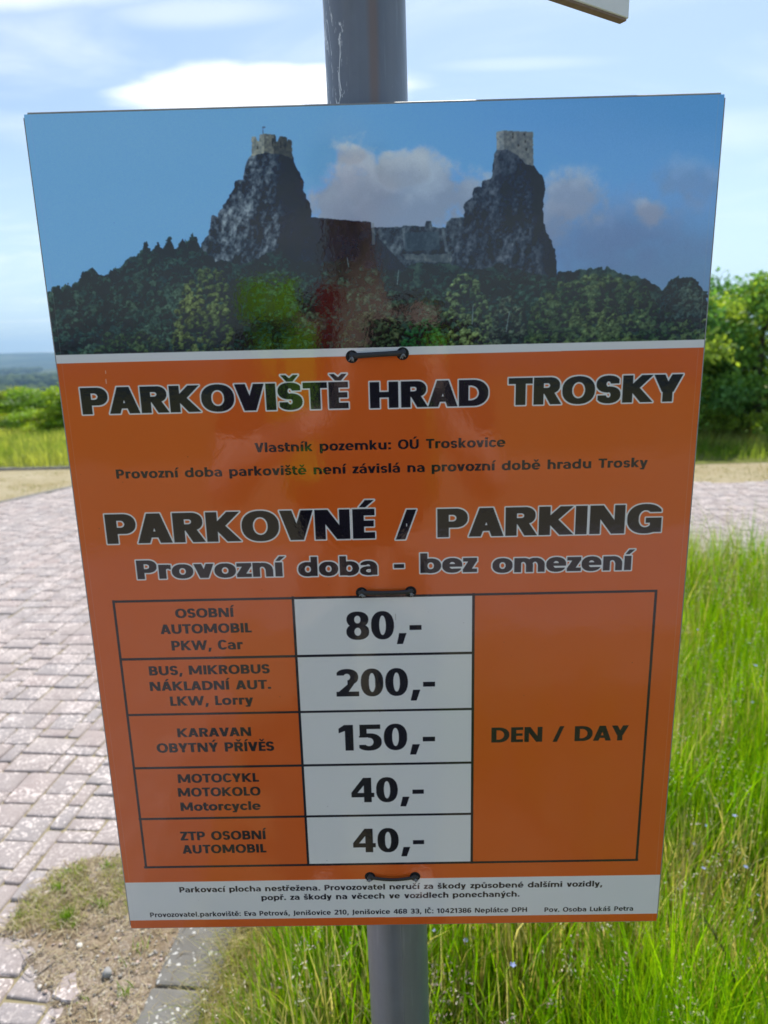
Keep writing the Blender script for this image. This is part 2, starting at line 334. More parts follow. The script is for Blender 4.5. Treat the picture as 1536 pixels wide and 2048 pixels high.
    if g == '.': return R(r, 0, 0, w, h*1.15), w, S, S
    if g == ':': return R(r, 0, 0, w, h*1.15) | R(r, 0, XH-h*1.15, w, XH), w, S, S
    if g == ',': return poly(r, [(-.02, -.2), (w*.68, -.2), (w*1.15, h*1.15), (w*.25, h*1.15)]), w*1.15, S, S
    if g == '-': return R(r, 0, .31, w+.14, .31+h), w+.14, O, O
    if g == '/': W = w+c*.75; return slant(r, w*.42, -.02, W-w*.42, 1.02, w*.84), W, D, D
    raise KeyError(ch)
def text_mask(s, w, h, c, gap, space, px):
    """raster of a line of lettering, cap height = px; returns mask with the baseline row and the scale"""
    parts = []; x = 0; prev = None; B = {'S': 1., 'O': .55, 'D': .12}
    for ch in s:
        if ch == ' ': x += space; prev = None; continue
        r = Ras(4*w+2.2*c+.4, 1.75, px, -.12, -.32)
        m, W, a, b = glyph(r, ch, w, h, c)
        if prev is not None: x += gap*(B[a]+B[prev])*.5
        parts.append((x, m)); x += W; prev = b
    L = int((x+.5)*px); Hh = parts[0][1].shape[0]; out = np.zeros((Hh, L+8), bool)
    for x0, m in parts:
        i = int(round((x0-.12+.15)*px)); k = min(m.shape[1], out.shape[1]-i); out[:, i:i+k] |= m[:, :k]
    return out, .15*px, .32*px, x*px      # left offset, baseline row, width
def dilate(m, k):
    out = m.copy(); H, W = m.shape
    for dy in range(-k, k+1):
        for dx in range(-k, k+1):
            if dx*dx+dy*dy > k*k*1.25+.3: continue
            a = np.zeros_like(m); a[max(0, dy):H+min(0, dy), max(0, dx):W+min(0, dx)] = m[max(0, -dy):H+min(0, -dy), max(0, -dx):W+min(0, -dx)]; out |= a
    return out
PW = 1500; PH = int(PW*SIGN_H/SIGN_W)
HOM = [[0.00069266199, -9.243974e-05, -0.0094705149], [-1.0226688e-05, -0.00082954171, 1.5431332], [4.642149e-06, -0.00014885861, 1.0]]        # from the measured proof to the sheet: u to the right, v up, both in sheet widths
def lay(x, y):
    d = HOM[2][0]*x+HOM[2][1]*y+HOM[2][2]
    return ((HOM[0][0]*x+HOM[0][1]*y+HOM[0][2])/d*PW, PH-(HOM[1][0]*x+HOM[1][1]*y+HOM[1][2])/d*PW)   # texels, y down
def blit(img, cov, x, y, col):
    y0, x0 = int(y), int(x); h, w = cov.shape; ya, xa = max(0, y0), max(0, x0); yb, xb = min(PH, y0+h), min(PW, x0+w)
    if yb <= ya or xb <= xa: return
    c = cov[ya-y0:yb-y0, xa-x0:xb-x0, None]; img[ya:yb, xa:xb] = img[ya:yb, xa:xb]*(1-c)+np.array(col)*c
def put(img, s, pl, pr, pb, pt, style, col, outline=0, ocol=None):
    """lettering s from pl to pr, baseline at pb, cap height up to pt (all points on the proof)"""
    w, h, c, gap, space = style
    xl = lay(*pl)[0]; xr = lay(*pr)[0]; yb = lay(*pb)[1]; yt = lay(*pt)[1]
    cap = yb-yt; SS = 3; px = cap*SS
    m, ox, br, L = text_mask(s, w, h, c, gap, space, px)
    fx = (xr-xl)*SS/L                          # stretch sideways to the measured width
    pad = 8*SS; Hm, Wm = m.shape; nW = int(Wm*fx)+2*pad
    idx = ((np.arange(nW)-pad)/fx).astype(int); ok = (idx >= 0) & (idx < Wm)
    mm = np.zeros((Hm+2*pad, nW), bool); mm[pad:-pad][:, ok] = m[:, idx[ok]]; mm = mm[::-1]
    oy = Hm+2*pad-pad-br                        # baseline row from the top
    fxo, fyo = xl*SS-(ox*fx+pad), yb*SS-oy
    X0, Y0 = int(np.floor(fxo/SS)), int(np.floor(fyo/SS)); sx, sy = int(round(fxo-X0*SS)), int(round(fyo-Y0*SS))
    def down(a):
        H, W = a.shape; b = np.zeros(((H+sy+SS)//SS*SS, (W+sx+SS)//SS*SS)); b[sy:sy+H, sx:sx+W] = a
        return b.reshape(b.shape[0]//SS, SS, b.shape[1]//SS, SS).mean((1, 3))
    if outline: blit(img, down(dilate(mm, int(outline*SS))), X0, Y0, ocol)
    blit(img, down(mm), X0, Y0, col)
def quadfill(img, pts, col, SS=3):
    q = [lay(*p) for p in pts]; xs = [p[0] for p in q]; ys = [p[1] for p in q]
    x0, x1 = int(min(xs))-1, int(max(xs))+2; y0, y1 = int(min(ys))-1, int(max(ys))+2
    X, Y = np.meshgrid(x0+(np.arange((x1-x0)*SS)+.5)/SS, y0+(np.arange((y1-y0)*SS)+.5)/SS)
    m = inpoly(X, Y, q).reshape(y1-y0, SS, x1-x0, SS).mean((1, 3)); blit(img, m, x0, y0, col)
def line(img, a, b, t, col):
    (xa, ya), (xb, yb) = lay(*a), lay(*b); t = t/2
    if abs(xb-xa) > abs(yb-ya): ya = yb = (ya+yb)/2; q = [(xa-t, ya-t), (xb+t, yb-t), (xb+t, yb+t), (xa-t, ya+t)]
    else: xa = xb = (xa+xb)/2; q = [(xa-t, ya-t), (xa+t, ya-t), (xb+t, yb+t), (xb-t, yb+t)]
    x0, x1 = int(min(p[0] for p in q))-1, int(max(p[0] for p in q))+2; y0, y1 = int(min(p[1] for p in q))-1, int(max(p[1] for p in q))+2; SS = 3
    X, Y = np.meshgrid(x0+(np.arange((x1-x0)*SS)+.5)/SS, y0+(np.arange((y1-y0)*SS)+.5)/SS)
    blit(img, inpoly(X, Y, q).reshape(y1-y0, SS, x1-x0, SS).mean((1, 3)), x0, y0, col)
def vnoise(X, Y, seed=0):
    xi = np.floor(X).astype(np.int64); yi = np.floor(Y).astype(np.int64); fx = X-xi; fy = Y-yi; fx = fx*fx*(3-2*fx); fy = fy*fy*(3-2*fy)
    def hsh(a, b):
        n = (a*374761393+b*668265263+seed*1442695041) & 0xffffffff; n = ((n ^ (n >> 13))*1274126177) & 0xffffffff; return ((n ^ (n >> 16)) & 0xffff)/65535.
    return (hsh(xi, yi)*(1-fx)+hsh(xi+1, yi)*fx)*(1-fy)+(hsh(xi, yi+1)*(1-fx)+hsh(xi+1, yi+1)*fx)*fy
def fbm(X, Y, s, o=4, seed=0):
    v = 0; a = .5; t = 0
    for i in range(o): v = v+a*vnoise(X/s, Y/s, seed+i*7); t += a; a *= .55; s /= 2.03
    return v/t
def lin(c): 
    c = np.asarray(c, float)/255; return np.where(c <= .04045, c/12.92, ((c+.055)/1.055)**2.4)
def castle(img):
    """the photographic picture in the upper third: a ruin with two towers on crags above a wood"""
    y1 = int(lay(760, 712)[1])+3; X, Y = np.meshgrid(np.arange(PW)+.5, np.arange(y1)+.5)
    # proof coordinates of every texel (inverse layout)
    Hi = np.linalg.inv(np.array(HOM)); U = X/PW; V = (PH-Y)/PW; d = Hi[2, 0]*U+Hi[2, 1]*V+Hi[2, 2]
    x = (Hi[0, 0]*U+Hi[0, 1]*V+Hi[0, 2])/d; y = (Hi[1, 0]*U+Hi[1, 1]*V+Hi[1, 2])/d
    rs = np.random.RandomState(4)
    def mixc(a, b, t): t = np.clip(t, 0, 1)[..., None]; return a*(1-t)+b*t
    def sm(a, b, v): t = np.clip((v-a)/(b-a), 0, 1); return t*t*(3-2*t)
    A = np.broadcast_to(np.array((98., 145, 194)), x.shape+(3,)).copy()
    A = mixc(A, np.array((76., 128, 174)), sm(500, 1400, x)*sm(520, 200, y)); A = mixc(A, np.array((88., 116, 146)), sm(900, 1250, x)*sm(330, 560, y))
    n1 = fbm(x, y, 130, 5, 3); n2 = fbm(x, y, 45, 5, 11)
    def cloud(cx, cy, rx, ry, col, dens, hard=.35):
        nonlocal A
        e = 1-np.sqrt(((x-cx)/rx)**2+((y-cy)/ry)**2); t = sm(0, hard, e+(n2-.5)*.9+(n1-.5)*.5)*dens
        shade = sm(-.2, .9, (cy-y)/ry+(n2-.5)*1.3)
        A = mixc(A, mixc(np.array(col)*.86+np.array((0, 3, 12)), np.array(col)*1.08, shade), t)
    cloud(1230, 470, 260, 110, (104., 122, 150), .75, .9); cloud(1370, 360, 120, 55, (120., 140, 165), .6, .8)
    cloud(715, 400, 110, 130, (150., 156, 163), .95); cloud(830, 400, 190, 105, (140., 148, 158), .95); cloud(800, 340, 60, 45, (150., 155, 160), .7)
    cloud(1140, 395, 85, 75, (145., 150, 160), .85, .5); cloud(1100, 440, 60, 60, (130., 138, 152), .7, .6); cloud(1300, 425, 45, 34, (148., 148, 156), .8, .6)
    cloud(700, 310, 40, 28, (165., 165, 165), .7)
    def jit(pts, a, seed):
        out = []; r2 = np.random.RandomState(seed)
        for i in range(len(pts)):
            p, q = np.array(pts[i], float), np.array(pts[(i+1) % len(pts)], float); k = max(1, int(np.hypot(*(q-p))/6))
            for j in range(k): out.append(tuple(p+(q-p)*j/k+(r2.rand(2)-.5)*a*(1 if j else .3)))
        return out
    rock_l = [(502, 311), (490, 335), (487, 360), (470, 362), (467, 380), (440, 420), (435, 435), (424, 430), (417, 470), (402, 487), (398, 530), (640, 560), (622, 435), (620, 407), (607, 385), (607, 365), (592, 335), (584, 311), (545, 300)]
    wall = [(560, 433), (619, 435), (741, 445), (742, 456), (804, 455), (806, 452), (849, 454), (852, 443), (861, 443), (864, 454), (877, 457), (891, 456), (893, 446), (902, 437), (928, 436), (960, 440), (960, 560), (560, 560)]
    rock_r = [(928, 437), (928, 410), (945, 395), (948, 377), (963, 375), (965, 362), (983, 357), (988, 310), (994, 300), (1020, 300), (1065, 330), (1083, 352), (1089, 377), (1084, 420), (1090, 460), (1110, 500), (1113, 570), (900, 570), (905, 500)]
    f1 = fbm(x*1.6+y*.3, y*.8, 16, 5, 21); f2 = fbm(x, y, 5, 3, 33); f3 = np.abs(fbm(x*1.3+.4*y, y*.7, 30, 4, 5)-.5)*4
    rockv = np.clip((f1-.5)*1.25+(f2-.5)*.9+(fbm(x+y*.35, y*.35, 22, 4, 77)-.5)*1.2+.38-(f3 < .16)*.14, 0, 1)
    def rockpaint(pts, lit, dark, shf, seed, a=4):
        nonlocal A
        m = inpoly(x, y, jit(pts, a, seed)); col = mixc(np.array(dark, float), np.array(lit, float), rockv*shf); A[m] = col[m]
    rockpaint(rock_l, (128, 138, 144), (8, 15, 26), np.clip(1-sm(-14, 14, x-(560+(y-400)*.12)+(f1-.5)*40)*.85, .08, 1), 1)
    rockpaint(wall, (92, 102, 108), (13, 19, 30), np.where(x < 742+np.maximum(0, (y-462))*.95, .20, .95), 2, 1.6)
    for a, b, c, e in ((742, 447, 744, 490), (803, 456, 808, 500), (882, 458, 890, 505)):
        m = inpoly(x, y, [(a, b), (a+6, b), (c+6, e), (c, e)]); A[m] = A[m]*.45+np.array((95, 105, 110))*.55
    m = inpoly(x, y, [(809, 466), (876, 464), (880, 500), (809, 504)]); A[m] = A[m]*.35+np.array((42, 56, 66))*.65
    m = inpoly(x, y, jit([(806, 510), (885, 508), (930, 490), (935, 530), (860, 525), (812, 520)], 6, 9)); A[m] = mixc(np.array((50., 58, 64)), np.array((104., 110, 110)), rockv)[m]
    rockpaint(rock_r, (112, 120, 128), (6, 12, 24), np.clip(.75-sm(-10, 12, x-(1062+(y-400)*.15)+(f1-.5)*30)*.6-sm(60, 0, np.abs(x-1015)+np.abs(y-360)*.4)*.35, .1, 1), 3)
    # towers with battlements and a flag pole
    tl = [(503, 274), (511, 273), (514, 282), (518, 282), (519, 270), (527, 268), (550, 270), (552, 284), (555, 284), (559, 273), (573, 275), (574, 283), (576, 279), (582.6, 281), (584.5, 319), (560, 309), (530, 306), (502.5, 313)]
    m = inpoly(x, y, jit(tl, 1.2, 5)); col = mixc(np.array((80., 88, 88)), np.array((140., 138, 122)), f2*1.5-.2); A[m] = np.where((x < 528)[..., None], col, np.where((x < 547)[..., None], col*.72, col*.45))[m]
    for a, b, w_, h_ in ((514.5, 296, 3, 6), (534, 275, 4, 4), (545, 285, 3, 16), (561, 290, 2, 14), (570, 292, 2, 10)): A[(np.abs(x-a) < w_/2) & (np.abs(y-b) < h_/2)] *= .5 if a != 534 else 1.35
    A[(np.abs(x-525.5) < .8) & (y > 254) & (y < 268)] = (60, 78, 98); A[(np.abs(x-527) < 3) & (np.abs(y-255) < 1.3)] = (70, 86, 104)
    tr = [(992, 265), (1007, 262.5), (1065, 265), (1066, 334), (1050, 330), (1035, 312), (1012, 300), (993, 302)]
    m = inpoly(x, y, jit(tr, 1., 6)); col = mixc(np.array((70., 78, 84)), np.array((118., 120, 116)), f2*1.5-.2); A[m] = np.where((x < 1007)[..., None], col*1.12, col*.86)[m]
    for a, b in ((1025, 270), (1048, 270), (1025, 276), (1050, 284), (1052, 300), (1036, 292)): A[(np.abs(x-a) < 1.6) & (np.abs(y-b) < 2.6)] *= .45
    # the wood: many small crowns, far ones first
    tops = [(85, 600), (95, 585), (115, 571), (122, 582), (135, 569), (145, 575), (167, 550), (185, 534), (200, 552), (240, 535), (260, 517), (280, 510), (291, 485), (300, 502), (315, 487), (325, 500), (338, 480), (352, 500), (365, 479), (375, 490), (385, 472), (400, 492), (430, 520), (500, 528), (540, 505), (560, 498), (590, 520), (640, 530), (690, 515), (740, 538), (800, 545), (840, 525), (900, 530), (960, 540), (1000, 525), (1060, 545), (1105, 556), (1113, 552), (1148, 542), (1198, 537), (1233, 542), (1293, 565), (1305, 572), (1323, 585), (1330, 575), (1353, 555), (1383, 557), (1403, 575), (1412, 605), (1440, 620)]
    tx = np.array([p[0] for p in tops], float); ty = np.array([p[1] for p in tops], float)
    edge = np.interp(x, tx, ty)+(fbm(x, y, 14, 3, 41)-.5)*16; m = y > edge
    wood = mixc(np.array((10., 18, 24)), np.array((50., 68, 58)), (fbm(x, y, 26, 5, 51)-.32)*1.7+(f2-.5)*.9); A[m] = wood[m]
    def crown(cx, cy, r, col):
        X0, Y0 = lay(cx, cy); R = r/1408*PW*1.1; a, b = max(0, int(Y0-R)), min(y1, int(Y0+R)+1); c, e = max(0, int(X0-R)), min(PW, int(X0+R)+1)
        if b <= a or e <= c: return
        dx = (X[a:b, c:e]-X0)/R; dy = (Y[a:b, c:e]-Y0)/R; nz = (f2[a:b, c:e]-.5); dd = np.sqrt(dx*dx+dy*dy)+nz*.9
        mm = dd < .85; sh = np.clip(.60-dy*.72-dx*.30+nz*2.0, .05, 1.7); B = A[a:b, c:e]; B[mm] = (np.array(col, float)[None, None]*sh[..., None])[mm]
    def woodpatch(pts, n, r0, r1, c0, c1, seed):
        r2 = np.random.RandomState(seed); xs_ = [p[0] for p in pts]; ys_ = [p[1] for p in pts]; L = []
        while len(L) < n:
            a, b = r2.uniform(min(xs_), max(xs_)), r2.uniform(min(ys_), max(ys_))
            if inpoly(np.array([[a]]), np.array([[b]]), pts)[0, 0]: L.append((b, a))
        for b, a in sorted(L): t = np.clip(r2.rand()+(float(fbm(np.array([[a]]), np.array([[b]]), 60, 3, 91)[0, 0])-.5)*2.2, -.35, 1.35); crown(a, b, r2.uniform(r0, r1), np.array(c0)*(1-t)+np.array(c1)*t)
    ring_ = [(p[0], p[1]+6) for p in tops[:22]]
    woodpatch(ring_+[(470, 720), (80, 720)], 900, 5, 13, (18, 32, 34), (42, 58, 48), 1)
    for i, p in enumerate(tops[:22]):
        if i in (6, 7, 12, 14, 16, 18, 20, 4, 2):       # spruce tips on the skyline
            hh_ = 3+(i*37 % 7); mm = (np.abs(x-p[0]+(f1-.5)*9) < (y-p[1]+hh_)*(.26+(i*13 % 5)*.05)+(f2-.5)*9) & (y > p[1]-hh_) & (y < p[1]+30); A[mm] = (wood*.8)[mm]
    woodpatch([(400, 545), (560, 520), (700, 540), (900, 545), (1110, 565), (1110, 720), (400, 720)], 1300, 5, 13, (16, 30, 32), (42, 58, 48), 2)
    woodpatch([(345, 690), (350, 620), (375, 560), (420, 530), (450, 545), (465, 620), (470, 705), (340, 705)], 260, 4, 9, (52, 64, 36), (74, 84, 46), 3)
    woodpatch([(890, 620), (900, 565), (925, 545), (960, 570), (985, 640), (980, 700), (900, 700)], 200, 4, 8, (48, 62, 42), (80, 94, 60), 4)
    woodpatch([(690, 650), (730, 630), (800, 640), (815, 700), (685, 705)], 150, 4, 9, (34, 44, 36), (52, 60, 44), 5)
    woodpatch([(970, 700), (990, 620), (1020, 590), (1045, 620), (1060, 700)], 140, 3, 7, (46, 56, 46), (70, 78, 62), 6)
    woodpatch([(1050, 700), (1070, 610), (1120, 570), (1200, 550), (1290, 580), (1320, 620), (1415, 640), (1415, 700)], 700, 5, 12, (34, 48, 34), (64, 76, 46), 7)
    woodpatch([(1320, 600), (1340, 570), (1380, 565), (1408, 590), (1412, 640), (1320, 640)], 160, 4, 9, (26, 38, 40), (46, 58, 52), 8)
    woodpatch([(800, 700), (820, 650), (870, 640), (895, 700)], 90, 4, 9, (24, 52, 34), (40, 74, 44), 9)
    woodpatch([(190, 705), (210, 670), (300, 668), (340, 705)], 90, 4, 9, (34, 48, 34), (50, 62, 38), 10)
    for a, b, c, e in ((694, 515, 697, 535), (797, 540, 794, 570), (1018, 625, 1012, 665), (946, 610, 944, 650)):
        mm = inpoly(x, y, [(a-.9, b), (a+.9, b), (c+1.2, e), (c-1.2, e)]); A[mm] = (84, 96, 98)
    for _ in range(2):                                  # the soft grain of an enlarged photograph
        B = A.copy(); B[1:-1, 1:-1] = (A[1:-1, 1:-1]*2+A[:-2, 1:-1]+A[2:, 1:-1]+A[1:-1, :-2]+A[1:-1, 2:])/6; A = B
    A = A+rs.normal(0, 2.2, A.shape[:2])[..., None]
    img[:y1] = np.maximum(lin(np.clip(A, 0, 255))-.010, .002)/PRINT_LIGHT
    return img
def make_print():
    img = np.zeros((PH, PW, 3)); ORANGE = (.66, .115, .014); WHITE = (.72, .73, .74); BLACK = (.006, .006, .014)
    img[:] = ORANGE; castle(img)
    quadfill(img, [(60, 710.3), (1460, 679.5), (1460, 695.5), (60, 727.8)], WHITE)
    quadfill(img, [(60, 727.8), (1460, 695.5), (1460, 760), (60, 790)], ORANGE)
    quadfill(img, [(200, 1764.6), (1340, 1749.7), (1340, 1827.3), (200, 1840.3)], WHITE)
    HV = (.335, .215, .38, .085, .42)   # heavy heading: stem, bar, counter, gap, space
    def head(s, l, r, b, t, o=3.5): put(img, s, l, r, b, t, HV, BLACK, o, WHITE)
    head("PARKOVIŠTĚ", (159.2, 775.2), (697.4, 819), (162.9, 828.1), (159.2, 775.2))
    head("HRAD", (739, 765.7), (976.4, 785), (741.5, 816.8), (739, 764.6))
    head("TROSKY", (1017.4, 757.4), (1366.5, 747.6), (1034, 811), (1017.4, 757.4))
    head("PARKOVNÉ", (208.3, 1028.3), (750.6, 1076.6), (213.8, 1087.1), (208.3, 1028.3))
    head("/", (791.6, 1078), (832.6, 1018.7), (791.6, 1078), (832.6, 1020))
    head("PARKING", (874.9, 1050), (1321.4, 1064.6), (874.9, 1074.8), (874.9, 1018))
    HL = (.31, .205, .38, .085, .4)
    def head2(s, l, r, b, t, o=3.5): put(img, s, l, r, b, t, HL, BLACK, o, WHITE)
    head2("Provozní", (273.5, 1135), (566, 1152), (275.3, 1157.7), (273, 1120.4)); head2("doba", (596.6, 1135), (755.2, 1149.5), (755.2, 1149.5), (755.2, 1112))
    head2("-", (788, 1133), (808.5, 1133), (808.5, 1147.5), (808.5, 1110)); head2("bez", (841, 1120), (954.5, 1144), (841, 1146.3), (841, 1108)); head2("omezení", (985, 1130), (1261.5, 1140.8), (1260, 1140.8), (1260, 1102.5))
    MD = (.245, .175, .42, .15, .66)
    def t(s, l, r, b, tp, st=MD, col=BLACK): put(img, s, l, r, b, tp, st, col)
    t("Vlastník pozemku: OÚ Troskovice", (509.2, 890), (1010.5, 893.6), (523.8, 904.2), (521.5, 885.4))
    t("Provozní doba parkoviště není závislá na provozní době hradu Trosky", (232.2, 945), (1294.7, 930), (232.2, 956.6), (232.2, 938.2))
    # price table
    W = WHITE
    cells = [(590.5, 1196, 946, 1189), ]
    quadfill(img, [(588.4, 1195), (947, 1188), (944.7, 1725.5), (615.6, 1729)], W)
    L = 6.6; tl, tr, bl, br = (229.5, 1202), (1311.5, 1183), (291.5, 1733.7), (1274.5, 1720)
    line(img, tl, tr, L, BLACK); line(img, bl, br, L, BLACK); line(img, tl, bl, L, BLACK); line(img, tr, br, L, BLACK)
    line(img, (588.4, 1195), (615.6, 1729), L, BLACK); line(img, (947.5, 1189), (944.3, 1725), L, BLACK)
    for a, b in (((243.4, 1318), (946, 1305.9)), ((255.7, 1428.5), (946, 1418.4)), ((269.3, 1534.3), (944.8, 1526.3)), ((280.7, 1636), (944.7, 1628.4))): line(img, a, b, L, BLACK)
    CD = (.27, .19, .42, .13, .6)
    for s, xl, xr, yb, yt in (("OSOBNÍ", 351.9, 467.6, 1235.2, 1217), ("AUTOMOBIL", 322.3, 504.1, 1267.1, 1248.4), ("PKW, Car", 344.6, 486.3, 1299.9, 1280.8),
                              ("BUS, MIKROBUS", 299.5, 540.5, 1350, 1331.8), ("NÁKLADNÍ AUT.", 301.3, 542.8, 1381, 1363), ("LKW, Lorry", 341.9, 507.7, 1410.6, 1392.2),
                              ("KARAVAN", 356.4, 503.2, 1473.3, 1456), ("OBYTNÝ PŘÍVĚS", 315.6, 549.5, 1504.3, 1485.9), ("MOTOCYKL", 357.3, 518.7, 1564.9, 1547.4),
                              ("MOTOKOLO", 357.8, 522.4, 1592.5, 1575.1), ("Motorcycle", 363, 522.4, 1620.8, 1604), ("ZTP OSOBNÍ", 362.5, 532.3, 1679.6, 1662.3), ("AUTOMOBIL", 366.7, 533.8, 1706, 1689.2)):
        t(s, (xl, yb), (xr, yb-2), (xl+2, yb), (xl+2, yt), CD)
    PR = (.29, .175, .38, .14, .4)
    for s, xl, xr, yb, yt in (("80,-", 693.6, 843.6, 1278.5, 1223.8), ("200,-", 674, 870.7, 1392.4, 1338.6), ("150,-", 679.5, 871, 1500.5, 1449.4), ("40,-", 704.1, 848.4, 1604, 1555.5), ("40,-", 707.8, 849.4, 1704, 1657)):
        t(s, (xl, yb), (xr, yb-2), (xl+20, yb), (xl+20, yt), PR)
    t("DEN / DAY", (983.2, 1470), (1257, 1470), (983.2, 1485.2), (983.2, 1455.5), (.27, .18, .42, .12, .55))
    SM = (.25, .18, .44, .15, .66)
    t("Parkovací plocha nestřežena. Provozovatel neručí za škody způsobené dalšími vozidly,", (359.9, 1780), (1204.9, 1774), (359.9, 1783.8), (359.9, 1773.0), SM)
    t("popř. za škody na věcech ve vozidlech ponechaných.", (523.9, 1797), (1039.6, 1795), (523.9, 1799.6), (523.9, 1788.8), SM)
    t("Provozovatel.parkoviště: Eva Petrová, Jenišovice 210, Jenišovice 468 33, IČ: 10421386 Neplátce DPH", (301.6, 1830), (1054.5, 1825.5), (301.6, 1833.1), (301.6, 1823.8), (.22, .17, .46, .17, .66))
    t("Pov. Osoba Lukáš Petra", (1089.9, 1820), (1267.2, 1818), (1090, 1823.8), (1090, 1815), (.22, .17, .46, .17, .66))
    # small wear: dark specks, a scratch, faint dust
    rs = np.random.RandomState(8); S = np.zeros((PH, PW))
    for i in range(70):
        a, b, r_ = rs.randint(20, PW-20), rs.randint(20, PH-20), rs.uniform(.7, 1.9); Y, X = np.mgrid[b-4:b+5, a-4:a+5]; S[b-4:b+5, a-4:a+5] = np.maximum(S[b-4:b+5, a-4:a+5], np.clip(r_-np.hypot(X-a, Y-b), 0, 1)*rs.uniform(.2, .6))
    img = img*(1-S[..., None])
    line(img, (797, 1228), (786, 1240), 1.5, (.45, .44, .43)); line(img, (815, 1048), (812, 1052), 2.5, (.7, .7, .68))
    line(img, (211, 741), (211.5, 746), 1.6, (.75, .5, .4)); line(img, (211.5, 758), (213, 766), 1.8, (.75, .5, .4))
    # the edge of the laminating film, a paler hairline just inside the border
    for x_ in (15, PW-16): img[:, x_:x_+1] = img[:, x_:x_+1]*.8+.12*.8
    return np.clip(img, 0, 1)
# ------------------------------------------------------------------ terrain to the horizon
KA = .0762                                             # the paving and its kerb run this much to the right for every metre ahead
EY = np.array((KA, 1.))/math.hypot(KA, 1); EX = np.array((EY[1], -EY[0]))
def loc2(s, t): return EX*s+EY*t
rr = np.concatenate([[0, 4, 8, 12, 16, 20, 24, 28, 34, 42, 55, 75, 100, 140, 200, 280, 380, 500], np.arange(650, 4200, 150), np.arange(4300, 10001, 300)]).astype(float)
na = 240; th = np.linspace(0, 2*np.pi, na, endpoint=False)
RR, TH = np.meshgrid(rr, th, indexing='ij'); X, Y = RR*np.sin(TH), RR*np.cos(TH)
def sstep(a, b, v): t = np.clip((v-a)/(b-a), 0, 1); return t*t*(3-2*t)
Z = -.09-sstep(20, 480, RR)*62 + (fbm(X+9000, Y+9000, 900, 3, 3)-.5)*26*sstep(500, 2500, RR)
Z += sstep(5200, 8200, RR)*(118+40*(fbm(X+20000, Y+20000, 3000, 3, 9)-.5)) - sstep(8600, 10000, RR)*60
V = np.stack([X, Y, Z], -1).reshape(-1, 3); F = []
i, j = np.meshgrid(np.arange(len(rr)-1), np.arange(na), indexing='ij'); i = i.ravel(); j = j.ravel(); k = (j+1) % na
F = np.stack([i*na+j, (i+1)*na+j, (i+1)*na+k, i*na+k], 1)
m = Mat('terrain_land'); p = m.pos(); d = m.node('ShaderNodeVectorMath', operation='LENGTH'); m.l.new(p, d.inputs[0])
near = m.mix(m.noise(p, .7, 6), (.10, .13, .035), (.26, .24, .10))
fld = m.ramp(m.noise(p, .0016, 3, .5), [(0, (.022, .04, .022)), (.48, (.028, .05, .024)), (.52, (.08, .11, .045)), (.57, (.12, .13, .06)), (.61, (.028, .045, .022))])
fr = m.node('ShaderNodeMapRange'); fr.inputs[1].default_value = 60; fr.inputs[2].default_value = 500; m.l.new(d.outputs['Value'], fr.inputs[0])
m.set(Base_Color=m.mix(fr.outputs[0], near, fld), Roughness=.95, Specular_IOR_Level=.1)
terrain = link('terrain', mesh_np('terrain', V, F, smooth=True), m.m); tag(terrain, kind='structure')

def sheet(name, pts, z, mat, cuts=0):
    bm = bmesh.new(); bm.faces.new([bm.verts.new((x, y, z)) for x, y in pts]); bmesh.ops.triangulate(bm, faces=bm.faces)
    o = link(name, bm_mesh(name, bm), mat); tag(o, kind='structure'); return o
# dry, trampled verge round the paving (sand, dust and dead grass)
m = Mat('dry_verge'); p = m.pos(); a = m.noise(p, 1.3, 6, .6); b = m.noise(p, 14, 5, .7); c = m.noise(p, 90, 3, .6)
col = m.mix(m.ramp(a, [(.35, 0), (.62, 1)]), (.40, .33, .185), (.52, .445, .30)); col = m.mix(m.ramp(b, [(.5, 0), (.68, .55)]), col, (.24, .235, .10)); col = m.mix(m.ramp(c, [(.42, .4), (.62, 0)]), col, (.20, .155, .09))
m.set(Base_Color=col, Roughness=.95, Specular_IOR_Level=.1, Normal=m.bump(m.math('ADD', b, c), .6, .02))
MAT_VERGE = m.m
verge = sheet('dry_verge_ground', [(-16, 10.1), (-16, -9), (14, -9), (14, 9.35), (6, 9.3), (3.4, 9.2), (0, 9.7), (-3, 10.1)], -.022, MAT_VERGE)
# meadow beyond the far edging and under the trees
m = Mat('meadow_soil'); p = m.pos(); a = m.noise(p, .6, 6, .6); b = m.noise(p, 9, 4, .7)
col = m.mix(a, (.13, .165, .03), (.27, .27, .08)); col = m.mix(m.ramp(b, [(.4, .5), (.6, 0)]), col, (.09, .10, .03))
m.set(Base_Color=col, Roughness=.95, Specular_IOR_Level=.1, Normal=m.bump(b, .8, .04)); MAT_MEADOW = m.m
meadow = sheet('meadow_ground', [(-30, 24), (-30, 10.18), (-16, 10.18), (-3, 10.18), (0, 9.78), (3.4, 9.28), (6, 9.38), (14, 9.43), (30, 9.4), (30, 24)], -.03, MAT_MEADOW)

